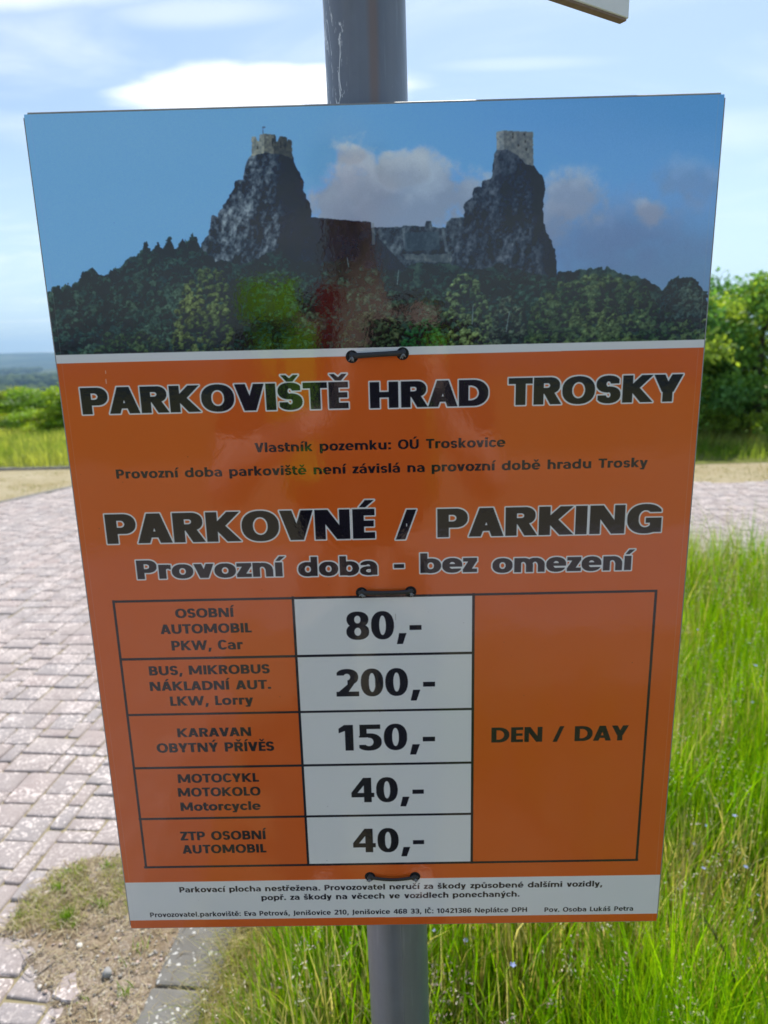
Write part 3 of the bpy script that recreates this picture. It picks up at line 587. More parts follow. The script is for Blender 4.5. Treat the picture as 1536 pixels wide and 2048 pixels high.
# ------------------------------------------------------------------ block paving
def paving_bed_poly():
    return [(-7.0, 2.4), (-7.6, 1), (-9, -8), (9, -8), (9, 7.9), (4.4, 7.89), (3.6, 7.88), (0, 8.35), (-3.72, 9.2), (-4.09, 8.45), (-4.52, 7.62)]
PBP = paving_bed_poly()
m = Mat('joint_sand'); p = m.pos(); a = m.noise(p, 40, 4, .7); b = m.noise(p, 3, 3)
m.set(Base_Color=m.mix(m.math('MULTIPLY', a, b), (.24, .20, .11), (.44, .39, .26)), Roughness=1., Specular_IOR_Level=.05, Normal=m.bump(a, .5, .004))
bed = sheet('paving_bed', PBP, -.0085, m.m)
def paver_material(name, single):
    m = Mat(name); g = m.node('ShaderNodeNewGeometry').outputs['Position']
    if single: rnd = m.node('ShaderNodeObjectInfo').outputs['Random']
    else: rnd = m.node('ShaderNodeAttribute', attribute_name='tint').outputs['Fac']
    base = m.ramp(rnd, [(0, (.36, .295, .275)), (.3, (.40, .34, .32)), (.62, (.34, .305, .30)), (1, (.41, .325, .30))])
    base = m.mix(m.ramp(m.noise(g, 9, 5, .65), [(.35, 0), (.7, .6)]), base, (.48, .42, .385))
    base = m.mix(m.ramp(m.noise(g, 260, 3, .6), [(.35, .35), (.6, 0)]), base, (.16, .13, .12))
    # pale lichen: round-edged blotches of two sizes
    vo = m.node('ShaderNodeTexVoronoi', feature='F1'); vo.inputs['Scale'].default_value = 62
    wv = m.node('ShaderNodeVectorMath', operation='ADD'); m.l.new(g, wv.inputs[0]); sc_ = m.node('ShaderNodeVectorMath', operation='SCALE'); sc_.inputs['Scale'].default_value = .028
    m.l.new(m.noise(g, 46, 3, out='Color'), sc_.inputs[0]); m.l.new(sc_.outputs[0], wv.inputs[1]); m.l.new(wv.outputs[0], vo.inputs['Vector'])
    thr = m.math('MULTIPLY', m.ramp(m.noise(g, 7, 3), [(.38, .1), (.62, .52)]), 1.0)
    sp = m.math('LESS_THAN', vo.outputs['Distance'], thr)
    n2 = m.ramp(m.noise(g, 75, 4, .6), [(.50, 0), (.64, .8)])
    lich = m.math('MULTIPLY', sp, m.ramp(m.noise(g, 60, 4), [(.42, 0), (.50, 1)])); lich = m.math('MAXIMUM', lich, m.math('MULTIPLY', n2, m.ramp(m.noise(g, 5, 3), [(.42, 0), (.62, .95)])))
    base = m.mix(m.math('MULTIPLY', lich, .8), base, (.78, .68, .63))
    h = m.math('ADD', m.noise(g, 300, 4, .7), m.math('MULTIPLY', m.noise(g, 30, 3), 2))
    m.set(Base_Color=base, Roughness=.85, Specular_IOR_Level=.25, Normal=m.bump(h, .55, .0035)); return m.m
MAT_PAVER1 = paver_material('weathered_concrete_single', True); MAT_PAVERN = paver_material('weathered_concrete', False)
U = .0630; GAP = .0070
rs = np.random.RandomState(12)
def paver_mesh(name, a, b, hi, r2, simple):
    """worn block a x b, top at 0, rounded corners and edges; returns verts, quads"""
    hx, hy = a/2-GAP/2, b/2-GAP/2; cr = .009 if not simple else .006; pts = []
    for cx_, cy_, a0 in ((hx, hy, 0), (-hx, hy, 90), (-hx, -hy, 180), (hx, -hy, 270)):
        for da in ((8, 45, 82) if not simple else (0, 90)):
            an = R_(a0+da); pts.append((cx_-math.copysign(cr, cx_)+cr*math.cos(an), cy_-math.copysign(cr, cy_)+cr*math.sin(an)))
    pts = np.array(pts); n = len(pts); j = r2.randn(n, 2)*(.0011 if not simple else .0006); pts = pts+j
    rings = [(1.0, -.05), (1.0, -.0045)]+([(None, -.0012)] if not simple else [])+[(None, 0)]
    V = []; ins = {2: (.0022 if not simple else .004), 3: .0065}
    for q, (s, z) in enumerate(rings):
        if s: P = pts
        else: l = np.hypot(pts[:, 0], pts[:, 1])[:, None]; P = pts*(1-ins[q]/np.maximum(np.abs(pts).min(1)[:, None], .02)*.9) if False else pts-np.sign(pts)*ins[q]
        V.append(np.concatenate([P, np.full((n, 1), z)+(r2.randn(n, 1)*.0005 if q >= 2 else 0)], 1))
    V.append(np.array([[0, 0, r2.uniform(-.0008, .0015)]])); V = np.concatenate(V); F = []; L = len(rings)
    for q in range(L-1):
        for k in range(n): F += [(q*n+k, q*n+(k+1) % n, (q+1)*n+(k+1) % n), (q*n+k, (q+1)*n+(k+1) % n, (q+1)*n+k)]
    for k in range(n): F.append(((L-1)*n+k, (L-1)*n+(k+1) % n, L*n))
    return V, np.array(F)
# lay the blocks: a free mix of sizes on a 7 cm grid
S0, S1, T0, T1 = -148, 148, -70, 152
occ = np.zeros((S1-S0, T1-T0), bool)
ISL_S = -.70                                            # edge of the paving against the kerb
cells = []
sizes = [(3, 2), (2, 3), (2, 2), (1, 2), (2, 1), (1, 1)]; prob = np.array([.40, .13, .27, .12, .08, 0])
def free_poly(x, y): return bool(inpoly(np.array([[x]]), np.array([[y]]), PBP)[0, 0])
DIRT = [(-1.06, 1.68), (-1.02, 1.80), (-.93, 1.84), (-.72, 1.90), (-.60, 1.9), (-.60, 1.0), (-.76, 1.0), (-.77, 1.335), (-.79, 1.42), (-.88, 1.50), (-.95, 1.585)]
for tj in range(T1-T0):
    for si in range(S1-S0):
        if occ[si, tj]: continue
        pr = prob.copy(); pr = pr/pr.sum(); order = [sizes[rs.choice(6, p=pr)]]+[(2, 2), (2, 1), (1, 2), (1, 1)]
        for (w_, h_) in order:
            if si+w_ > S1-S0 or tj+h_ > T1-T0 or occ[si:si+w_, tj:tj+h_].any(): continue
            occ[si:si+w_, tj:tj+h_] = True; cells.append((S0+si, T0+tj, w_, h_)); break
blocks = []
for s_, t_, w_, h_ in cells:
    cs, ct = (s_+w_/2)*U, (t_+h_/2)*U; x, y = loc2(cs, ct); smax = (s_+w_)*U
    if cs > ISL_S-.02 and ct < 4.62 and smax > ISL_S+.004 and y > -2.5 and cs < 9: continue
    if not free_poly(x, y) or x > 8.9 or y > 9.1: continue
    if inpoly(np.array([[x]]), np.array([[y]]), DIRT)[0, 0]: continue
    v = seen(x, y, 0); vis = v is not None and -.02 < v[0] < 1.02 and 0 < v[1] < 1.03
    if vis:                                             # hidden behind the sign board
        L_, Rr_ = (43+(v[1]*2048-223)*.1335)/1536, (1452-(v[1]*2048-185)*.082)/1536
        if v[1]*2048 < 1850 and L_+.01 < v[0] < Rr_-.01: vis = False
    blocks.append((x, y, w_, h_, vis, math.hypot(x, y)))
order = sorted([i for i, b in enumerate(blocks) if b[4]], key=lambda i: blocks[i][5])
single = set(order[:290])
paving = empty('paving'); tag(paving, kind='structure')
variants = {}
rv = np.random.RandomState(5)
for (w_, h_) in sizes:
    for k in range(3): V, F = paver_mesh('p', w_*U, h_*U, 0, rv, False); variants[(w_, h_, k)] = mesh_np('paver', V, F)
for me in variants.values(): me.materials.append(MAT_PAVER1)
parts = []; ang0 = -math.atan(KA)
for i, (x, y, w_, h_, vis, dd) in enumerate(blocks):
    dz = rs.normal(0, .0016); rot = ang0+rs.normal(0, .012)
    if i in single:
        o = link('paver', variants[(w_, h_, rs.randint(3))], None, paving); edge = dd < 1.75 and x > -1.15
        o.location = (x+rs.normal(0, .001), y+rs.normal(0, .001), dz-(rs.uniform(0, .006) if edge else 0)); o.rotation_euler = (rs.normal(0, .012), rs.normal(0, .012), rot+(rs.normal(0, .05) if edge else 0))
    else:
        V, F = paver_mesh('p', w_*U, h_*U, 0, rs, True); c, s = math.cos(rot), math.sin(rot)
        V = V@np.array([[c, s, 0], [-s, c, 0], [0, 0, 1]])+np.array([x, y, dz]); parts.append((V, F, np.full((len(V), 3), rs.rand())))
V, F, Cc = join_np(parts)
o = link('pavers_beyond', mesh_np('pavers_beyond', V, F, Cc), MAT_PAVERN, paving); tag(o, kind='stuff')

# ------------------------------------------------------------------ kerbs
m = Mat('kerb_concrete'); g = m.node('ShaderNodeNewGeometry').outputs['Position']
base = m.mix(m.noise(g, 6, 5, .6), (.17, .162, .15), (.31, .295, .27)); base = m.mix(m.ramp(m.noise(g, 3.5, 5, .65), [(.42, .55), (.62, 0)]), base, (.13, .115, .09)); base = m.mix(m.ramp(m.noise(g, 180, 3), [(.4, .4), (.6, 0)]), base, (.17, .165, .16))
vo = m.node('ShaderNodeTexVoronoi'); vo.inputs['Scale'].default_value = 58; wv = m.node('ShaderNodeVectorMath', operation='ADD'); m.l.new(g, wv.inputs[0]); sc_ = m.node('ShaderNodeVectorMath', operation='SCALE'); sc_.inputs['Scale'].default_value = .04
m.l.new(m.noise(g, 25, 3, out='Color'), sc_.inputs[0]); m.l.new(sc_.outputs[0], wv.inputs[1]); m.l.new(wv.outputs[0], vo.inputs['Vector'])
sp = m.math('LESS_THAN', vo.outputs['Distance'], m.ramp(m.noise(g, 14, 3), [(.42, .06), (.70, .42)]))
base = m.mix(m.math('MULTIPLY', sp, .75), base, (.68, .66, .62))
m.set(Base_Color=base, Roughness=.9, Specular_IOR_Level=.2, Normal=m.bump(m.math('ADD', m.noise(g, 260, 4, .7), m.noise(g, 20, 3)), .5, .004)); MAT_KERB = m.m
def kerb_run(name, a, b, wd, top, L, jit=.004):
    root = empty(name); tag(root, kind='structure'); a = np.array(a, float); b = np.array(b, float); D = b-a; n = max(1, int(round(np.hypot(*D)/L))); ang = math.atan2(D[1], D[0])
    ln = np.hypot(*D)/n; mes = []
    for k in range(3):
        bm = bmesh.new(); bm_box(bm, -ln/2+.004, -wd/2, -.2, ln/2-.004, wd/2, 0, .009, 2)
        for v in bm.verts: v.co += mnoise.noise_vector(v.co*9+Vector((k*7, 0, 0)))*.0018
        me = bm_mesh('kerb_stone', bm); me.materials.append(MAT_KERB); mes.append(me)
    for k in range(n):
        c = a+D*(k+.5)/n; o = link('kerb_stone', mes[k % 3], None, root); o.location = (c[0], c[1], top+random.gauss(0, .0025)); o.rotation_euler = (0, random.gauss(0, .003), ang+random.gauss(0, .003))
p0 = loc2(-.762+.18/2, 1.375-3); p1 = loc2(-.762+.18/2, 4.375)
kerb_run('kerb', p0, p1, .165, .010, 1.0)
q0 = loc2(-.762+.19/2-.09, 4.53); q1 = loc2(7.6, 4.53)
kerb_run('kerb', q0, q1, .17, .012, 1.0)
kerb_run('edging', (-15.5, 10.0), (2.2, 10.17), .09, .012, 1.0)
kerb_run('edging', (-7.35, 2.0), (-3.70, 9.27), .10, .006, 1.0)

# ------------------------------------------------------------------ bare soil, straw, moss and weeds in the corner by the kerb
gx, gy = np.meshgrid(np.linspace(-1.25, -.60, 120), np.linspace(.9, 2.05, 190)); pts = np.stack([gx.ravel(), gy.ravel()], 1)
def sdist(pts, poly):
    d = np.full(len(pts), 9.)
    for i in range(len(poly)):
        a, b = np.array(poly[i]), np.array(poly[(i+1) % len(poly)]); ab = b-a; t = np.clip(((pts-a)@ab)/(ab@ab), 0, 1); d = np.minimum(d, np.hypot(*(pts-a-t[:, None]*ab).T))
    ins = inpoly(pts[:, 0], pts[:, 1], poly); return np.where(ins, d, -d)
SOIL = [(-1.16, 1.62), (-1.15, 1.80), (-1.05, 1.90), (-.9, 1.93), (-.60, 1.99), (-.60, .9), (-.88, .9), (-.87, 1.31), (-.88, 1.37), (-.96, 1.44), (-1.04, 1.53)]
sdv = sdist(pts, SOIL); hgt = -.02+np.clip((sdv+.03+(fbm(pts[:, 0]*100+50, pts[:, 1]*100, 6, 3, 3)-.5)*.07)/.05, 0, 1)*.021+(fbm(pts[:, 0]*1000+5000, pts[:, 1]*1000, 30, 5, 8)-.5)*.014
V = np.stack([pts[:, 0], pts[:, 1], hgt], 1); i, j = np.meshgrid(np.arange(189), np.arange(119), indexing='ij'); a = (i*120+j).ravel(); F = np.stack([a, a+1, a+121, a+120], 1)
m = Mat('dusty_soil'); g = m.pos(); a_ = m.noise(g, 5, 5, .6); b_ = m.noise(g, 60, 5, .7)
col = m.mix(a_, (.25, .195, .145), (.37, .30, .235)); col = m.mix(m.ramp(b_, [(.4, .7), (.56, 0)]), col, (.13, .095, .06)); col = m.mix(m.ramp(m.noise(g, 200, 2), [(.55, 0), (.64, .8)]), col, (.55, .48, .38))
col = m.mix(m.ramp(m.noise(g, 4, 3), [(.50, 0), (.60, .6)]), col, (.24, .17, .10))
m.set(Base_Color=col, Roughness=1., Specular_IOR_Level=.05, Normal=m.bump(b_, .9, .006)); tag(link('soil_patch', mesh_np('soil_patch', V, F, smooth=True), m.m), kind='structure')
def pts_in(poly, n, r2, zmin=None):
    xs = [p[0] for p in poly]; ys = [p[1] for p in poly]; P = np.stack([r2.uniform(min(xs), max(xs), n*6), r2.uniform(min(ys), max(ys), n*6)], 1); P = P[inpoly(P[:, 0], P[:, 1], poly)][:n]; return P
rg = np.random.RandomState(21)
# gravel and crumbs
def pebbles(P, rmin, rmax, r2, cols):
    ico = bmesh.new(); bmesh.ops.create_icosphere(ico, subdivisions=1, radius=1); iv = np.array([v.co[:] for v in ico.verts]); if_ = np.array([[v.index for v in f.verts] for f in ico.faces]); ico.free(); out = []
    for x, y in P:
        r = r2.uniform(rmin, rmax)**1.0; v = iv*(1+r2.uniform(-.22, .22, (len(iv), 1)))*r*np.array([r2.uniform(.8, 1.4), r2.uniform(.7, 1), r2.uniform(.45, .8)]); a = r2.uniform(0, 6.28); c, s = math.cos(a), math.sin(a)
        v = v@np.array([[c, s, 0], [-s, c, 0], [0, 0, 1]]); out.append((v+np.array([x, y, r*.2+.001]), if_, np.tile(np.array(cols[r2.randint(len(cols))])*r2.uniform(.8, 1.15), (len(v), 1))))
    return join_np(out)
V0 = None
GC = [(.42, .38, .33), (.30, .27, .25), (.55, .50, .44), (.22, .19, .17), (.5, .38, .32)]
V, F, Cc = pebbles(np.concatenate([pts_in(SOIL, 1100, rg), pts_in([(-.62, .9), (-.50, .9), (-.45, 2.2), (-.62, 2.2)], 120, rg)+0]), .0012, .0062, rg, GC)
m = Mat('grit'); m.set(Base_Color=m.node('ShaderNodeAttribute', attribute_name='tint').outputs['Color'], Roughness=.9); MAT_GRIT = m.m
tag(link('gravel', mesh_np('gravel', V, F, Cc), MAT_GRIT), kind='stuff')
MAT_GRASS = foliage_mat('grass_blade', .58, .55, .12); MAT_STRAW = foliage_mat('dry_straw', .35, .6, .2)
# straw and dead stalks lying about
P2 = np.concatenate([pts_in(SOIL, 2000, rg), pts_in([(-.60, .9), (-.46, .9), (-.40, 2.0), (-.60, 2.0)], 500, rg)*1.0, pts_in([(-1.16, 1.60), (-1.13, 1.86), (-.8, 1.95), (-.7, 1.95), (-.7, 1.66), (-.95, 1.60)], 1600, rg)])
n = len(P2); P3 = np.concatenate([P2, rg.uniform(.001, .010, (n, 1))], 1); a = rg.uniform(0, 6.28, n); Ls = rg.uniform(.012, .055, n); d = np.stack([np.cos(a), np.sin(a), rg.uniform(-.1, .22, n)], 1); s = np.stack([-np.sin(a), np.cos(a), 0*a], 1)*rg.uniform(.0005, .0013, n)[:, None]
mid = P3+d*Ls[:, None]*.5+np.stack([0*a, 0*a, rg.uniform(0, .006, n)], 1)+s*4; V = np.stack([P3-s, P3+s, mid-s, mid+s, P3+d*Ls[:, None]], 1).reshape(-1, 3); F = (np.array([(0, 1, 3), (0, 3, 2), (2, 3, 4)])[None]+(np.arange(n)*5)[:, None, None]).reshape(-1, 3)
sc_c = np.array([(.46, .38, .24), (.36, .29, .18), (.56, .49, .34), (.22, .165, .10)])[rg.randint(0, 4, n)]; tag(link('straw', mesh_np('straw', V, F, np.repeat(sc_c, 5, 0)), MAT_STRAW), kind='stuff')
# low moss and weeds
WEED = [(-1.14, 1.62), (-1.14, 1.76), (-1.10, 1.86), (-1.04, 1.90), (-.89, 1.90), (-.80, 1.84), (-.77, 1.70), (-.84, 1.645), (-1.06, 1.605)]
Pw = pts_in(WEED, 4200, rg); f = fbm(Pw[:, 0]*1000+9000, Pw[:, 1]*1000, 55, 3, 5); Pw = Pw[(f+rg.uniform(-.06, .06, len(Pw)) > .45)]; n = len(Pw)
colw = np.where(rg.rand(n, 1) < .5, np.array([[.34, .44, .05]]), np.array([[.60, .58, .28]]))*rg.uniform(.75, 1.3, (n, 1))
W1 = blades(np.concatenate([Pw, np.zeros((n, 1))], 1), rg.uniform(.006, .024, n), rg.uniform(.0012, .0028, n), rg.uniform(.3, 1.2, n), rg.uniform(0, 6.28, n), colw, seg=2, rs=rg)
tuft = []
for x, y, q, hh in ((-.976, 1.654, 46, .045), (-.99, 1.67, 20, .035), (-1.061, 1.769, 18, .035), (-1.033, 1.76, 18, .035), (-.903, 1.708, 26, .04), (-.885, 1.70, 14, .03), (-1.055, 1.842, 22, .035), (-1.02, 1.85, 14, .028), (-.951, 1.861, 22, .032), (-1.127, 1.672, 30, .02), (-.716, 1.412, 14, .05), (-.718, 1.547, 10, .05), (-.80, 1.86, 24, .04), (-.955, 1.63, 10, .03), (-.83, 1.395, 8, .02), (-.735, 1.70, 14, .05), (-.84, 1.79, 16, .035), (-.76, 1.50, 6, .03)):
    az = rg.uniform(0, 6.28, q); Pq = np.stack([x+rg.normal(0, .011, q), y+rg.normal(0, .009, q), np.zeros(q)], 1)
    tuft.append(blades(Pq, rg.uniform(.5, 1.1, q)*hh, rg.uniform(.0018, .0036, q), rg.uniform(.15, .8, q), az, np.array([[.20, .34, .03]])*rg.uniform(.75, 1.4, (q, 1)), seg=3, rs=rg))
V, F, Cc = join_np([W1]+tuft); tag(link('weeds', mesh_np('weeds', V, F, Cc), MAT_GRASS), kind='stuff')
# loose things lying there
bm = bmesh.new(); bm_tube(bm, [(-.938, 1.511, .006), (-.955, 1.49, .0065), (-.968, 1.471, .006), (-.985, 1.460, .007), (-1.008, 1.472, .010), (-1.024, 1.494, .012), (-1.028, 1.508, .010), (-1.020, 1.526, .008), (-1.0, 1.534, .006), (-.985, 1.533, .004)], .0011, 6)
m = Mat('black_wire'); m.set(Base_Color=(.02, .018, .017), Roughness=.5); w_ = link('wire', bm_mesh('wire', bm, True), m.m); tag(w_, 'thin black wire bent in a loop on the worn paving blocks at bottom left', 'wire')
def stone(name, x, y, r, col, label, seed, flat=.6):
    bm = bmesh.new(); bmesh.ops.create_icosphere(bm, subdivisions=3, radius=r)
    for v in bm.verts: v.co = v.co*(1+.28*mnoise.noise(v.co/r*1.1+Vector((seed, 0, 0)))); v.co.z *= flat
    m = Mat(name+'_rock'); g = m.pos(); m.set(Base_Color=m.mix(m.noise(g, 120, 4), tuple(c*.75 for c in col), col), Roughness=.85, Normal=m.bump(m.noise(g, 300, 3), .4, .002)); o = link(name, bm_mesh(name, bm, True), m.m); o.location = (x, y, r*flat*.7); tag(o, label, 'stone')
stone('pebble', -.899, 1.562, .0085, (.78, .72, .64), 'small whitish pebble lying on the dusty soil between weeds and wire loop', 3)
stone('stone', -.784, 1.470, .013, (.36, .35, .34), 'grey stone with dark shadow side on the brown straw near the kerb', 9, .9)
bm = bmesh.new(); pp = [(-.87, 1.478), (-.897, 1.462), (-.903, 1.408), (-.868, 1.392), (-.836, 1.388), (-.822, 1.412), (-.846, 1.428), (-.858, 1.452)]
b0 = [bm.verts.new((x, y, -.03)) for x, y in pp]; b1 = [bm.verts.new((x, y, .004)) for x, y in pp]; c_ = np.mean(pp, 0); b2 = [bm.verts.new((x*.93+c_[0]*.07, y*.93+c_[1]*.07, .009)) for x, y in pp]
for A_, B_ in ((b0, b1), (b1, b2)):
    for k in range(8): bm.faces.new((A_[k], A_[(k+1) % 8], B_[(k+1) % 8], B_[k]))
bm.faces.new(b2); o = link('broken_paver', bm_mesh('broken_paver', bm), MAT_PAVER1, paving)
# ------------------------------------------------------------------ tall grass of the island in front
rg = np.random.RandomState(31)
def in_island(P, m=0): 
    s = P@EX; t = P@EY; return (s > -.565+m) & (t < 4.40-m)
def grass_field(n, x0, x1, y0, y1, hfun, cfun, wd, mask, leanr, seed, seg=3):
    r2 = np.random.RandomState(seed); P = np.stack([r2.uniform(x0, x1, n), r2.uniform(y0, y1, n)], 1); k = mask(P); P = P[k]; n = len(P)
    H = hfun(P, r2); az = r2.uniform(0, 6.28, n); ln = r2.uniform(*leanr, n); col = cfun(P, r2)
    return blades(np.concatenate([P, np.full((n, 1), -.02)], 1), H, r2.uniform(wd[0], wd[1], n), ln, az, col, seg=seg, rs=r2)
def hf(P, r2):
    s = P@EX; f = fbm(P[:, 0]*100+900, P[:, 1]*100+900, 40, 3, 2); edge = np.clip((s+.60)/.35, .18, 1)
    return (.12+.36*r2.beta(1.8, 2.2, len(P)))*(.40+1.25*f)*edge*(1.05+.20*np.clip(P[:, 1]-2.6, 0, 1.4))
def cf(P, r2):
    n = len(P); s = P@EX; f = fbm(P[:, 0]*100+300, P[:, 1]*100+300, 22, 3, 6); dry = (f-.46)*1.5+.0+np.clip(2.0-P[:, 1], 0, 1)*.12+np.clip(.22-(s+.6)*.55, 0, .5)+.07
    g = np.array([(.21, .43, .006), (.28, .50, .008), (.14, .34, .008), (.34, .50, .012), (.22, .36, .012)])[r2.randint(0, 5, n)]; d = np.array([(.56, .50, .24), (.64, .57, .36), (.44, .38, .18)])[r2.randint(0, 3, n)]
    return np.where((r2.rand(n) < dry)[:, None], d, g)*r2.uniform(.75, 1.25, (n, 1))
A1 = grass_field(82000, -.62, 2.6, .75, 3.0, hf, cf, (.003, .0072), lambda P: in_island(P) & (P[:, 0] < .62*P[:, 1]+1.0), (.03, .45), 1)
A2 = grass_field(52000, -.4, 5.6, 3.0, 4.6, hf, cf, (.004, .009), lambda P: in_island(P), (.03, .4), 2)
A3 = grass_field(16000, -.62, 4.5, -1.5, 1.0, hf, cf, (.003, .006), lambda P: in_island(P) & (np.hypot(P[:, 0], P[:, 1]+.4) > .55) & (P[:, 0] > .1), (.1, .65), 3)
A4 = grass_field(9000, 2.4, 7.2, .8, 3.2, hf, cf, (.004, .008), lambda P: in_island(P) & (P[:, 0] > .62*P[:, 1]+.95), (.1, .65), 4)
# fine dead undergrowth
def hu(P, r2): return r2.uniform(.03, .13, len(P))
def cu(P, r2): return np.array([(.46, .42, .20), (.36, .34, .12), (.28, .34, .04), (.55, .50, .30)])[r2.randint(0, 4, len(P))]*r2.uniform(.7, 1.15, (len(P), 1))
A5 = grass_field(26000, -.62, 2.2, .8, 2.6, hu, cu, (.0014, .003), lambda P: in_island(P, -.02), (.4, 1.6), 5, 2)
def cb(P, r2): return np.array([(.22, .44, .01), (.28, .50, .012), (.14, .32, .012), (.34, .48, .03)])[r2.randint(0, 4, len(P))]*r2.uniform(.7, 1.15, (len(P), 1))
A7 = grass_field(9000, -.4, 4.2, .8, 4.4, lambda P, r2: r2.uniform(.04, .22, len(P)), cb, (.010, .022), lambda P: in_island(P, .05) & (fbm(P[:, 0]*100+40, P[:, 1]*100+40, 30, 2, 17) > .5), (.3, 1.1), 19, 3)
A6 = grass_field(60000, -.66, .35, .8, 4.4, lambda P, r2: r2.uniform(.03, .15, len(P)), lambda P, r2: np.array([(.56, .50, .26), (.62, .56, .36), (.34, .44, .03), (.46, .40, .2)])[r2.randint(0, 4, len(P))]*r2.uniform(.7, 1.15, (len(P), 1)), (.0015, .0034), lambda P: (P@EX > -.612) & (P@EX < -.40) & (P@EY < 4.3), (.5, 1.7), 9, 2)
V, F, Cc = join_np([A1, A2, A3, A4, A5, A6, A7]); tag(link('tall_grass', mesh_np('tall_grass', V, F, Cc), MAT_GRASS), kind='stuff')
m = Mat('island_soil'); g = m.pos(); m.set(Base_Color=m.mix(m.noise(g, 20, 5), (.11, .10, .035), (.30, .25, .13)), Roughness=1., Specular_IOR_Level=.05)
c0, c1, c2, c3 = loc2(-.60, -1.7), loc2(7.6, -1.7), loc2(7.6, 4.46), loc2(-.60, 4.46)
bm = bmesh.new(); bm.faces.new([bm.verts.new((c[0], c[1], .006)) for c in (c0, c1, c2, c3)]); tag(link('island_ground', bm_mesh('island_ground', bm), m.m), kind='structure')
# seed heads: thin stems with open panicles
def seedheads(n, area, hr, seed, mask, big=1.):
    r2 = np.random.RandomState(seed); P = np.stack([r2.uniform(area[0], area[1], n*2), r2.uniform(area[2], area[3], n*2)], 1); P = P[mask(P)][:n]; n = len(P)
    H = r2.uniform(hr[0], hr[1], n); az = r2.uniform(0, 6.28, n); lean = r2.uniform(.05, .45, n); stem_c = np.where(r2.rand(n, 1) < .5, np.array([[.40, .36, .18]]), np.array([[.20, .24, .06]]))
    out = [blades(np.concatenate([P, np.zeros((n, 1))], 1), H, np.full(n, .0016*big), lean, az, stem_c, seg=4, rs=r2)]
    K = 22; kk = r2.uniform(.66, 1.0, (n, K)); d = np.stack([np.cos(az), np.sin(az), 0*az], 1)[:, None]
    c = P[:, None, :]; c = np.concatenate([c, np.zeros((n, 1, 1))], 2)+d*(H*lean)[:, None, None]*(kk**1.6)[..., None]; c = np.repeat(c, 1, 1); c[..., 2] += H[:, None]*(kk-.25*lean[:, None]*kk**3)
    spread = (r2.uniform(.3, 1.3, (n, 1))*.022*big)*np.sin(np.clip((kk-.64)/.37, 0, 1)*np.pi); aa = r2.uniform(0, 6.28, (n, K)); c = c+np.stack([np.cos(aa)*spread, np.sin(aa)*spread, r2.uniform(-.004, .004, (n, K))], 2); c = c.reshape(-1, 3); N_ = len(c)
    sz = r2.uniform(.0018, .0036, N_)*big; u = r2.randn(N_, 3); u /= np.linalg.norm(u, axis=1)[:, None]; v = np.cross(u, r2.randn(N_, 3)); v /= np.linalg.norm(v, axis=1)[:, None]
    Vv = np.stack([c+u*sz[:, None]*1.8, c+v*sz[:, None]*.55, c-u*sz[:, None]*1.2, c-v*sz[:, None]*.55], 1).reshape(-1, 3); Ff = (np.array([(0, 1, 2), (0, 2, 3)])[None]+(np.arange(N_)*4)[:, None, None]).reshape(-1, 3)
    hc = np.array([(.66, .58, .44), (.54, .42, .40), (.50, .52, .24), (.72, .68, .52), (.46, .34, .34)])[r2.randint(0, 5, n)]; out.append((Vv, Ff, np.repeat(hc, K*4, 0))); return join_np(out)
SH = [seedheads(900, (-.45, 2.4, 1.0, 2.9), (.25, .52), 5, lambda P: in_island(P, .1)), seedheads(1000, (.4, 4.8, 2.9, 4.5), (.36, .70), 6, lambda P: in_island(P), 1.2)]
V, F, Cc = join_np(SH); tag(link('seed_heads', mesh_np('seed_heads', V, F, Cc), MAT_STRAW), kind='stuff')

# one dark seed stalk standing clear of the rest, lower right
st = np.array([(.985, 1.52, .0), (.955, 1.50, .16), (.915, 1.475, .30), (.872, 1.46, .41), (.842, 1.455, .455), (.818, 1.45, .475)])*1.0
st = [(.793, 1.2, 0), (.785, 1.2, .07), (.762, 1.2, .14), (.730, 1.2, .226), (.690, 1.2, .332), (.660, 1.198, .386), (.634, 1.195, .424)]
bm = bmesh.new(); bm_tube(bm, st, [.0019, .0018, .0017, .0016, .0013, .0010, .0006], 6)
hb = bmesh.new()
for k in range(30):
    t = .52+.48*k/29; i_ = min(int(t*6), 5); f_ = t*6-i_; c = Vector(st[i_]).lerp(Vector(st[i_+1]), f_); dirn = (Vector(st[i_+1])-Vector(st[i_])).normalized(); side = dirn.cross(Vector((0, 1, 0)))*(1 if k % 2 else -1)
    a = c+side*.001; b = c+dirn*.016+side*.0042; w_ = Vector((0, .0016, 0)); mid = (a+b)/2
    vs = [hb.verts.new(q) for q in (a, mid+side*.0016+w_, b, mid-side*.0012-w_)]; hb.faces.new(vs)
root = empty('grass_stalk', st[0]); tag(root, 'tall dark bent grass stalk with seeds rising clear of the meadow at lower right', 'grass stalk')
m = Mat('dark_stalk'); m.set(Base_Color=(.075, .085, .03), Roughness=.6)
for nm, b_ in (('stem', bm), ('seed_head', hb)):
    for v in b_.verts: v.co -= Vector(st[0])
    link(nm, bm_mesh(nm, b_, True), m.m, root)
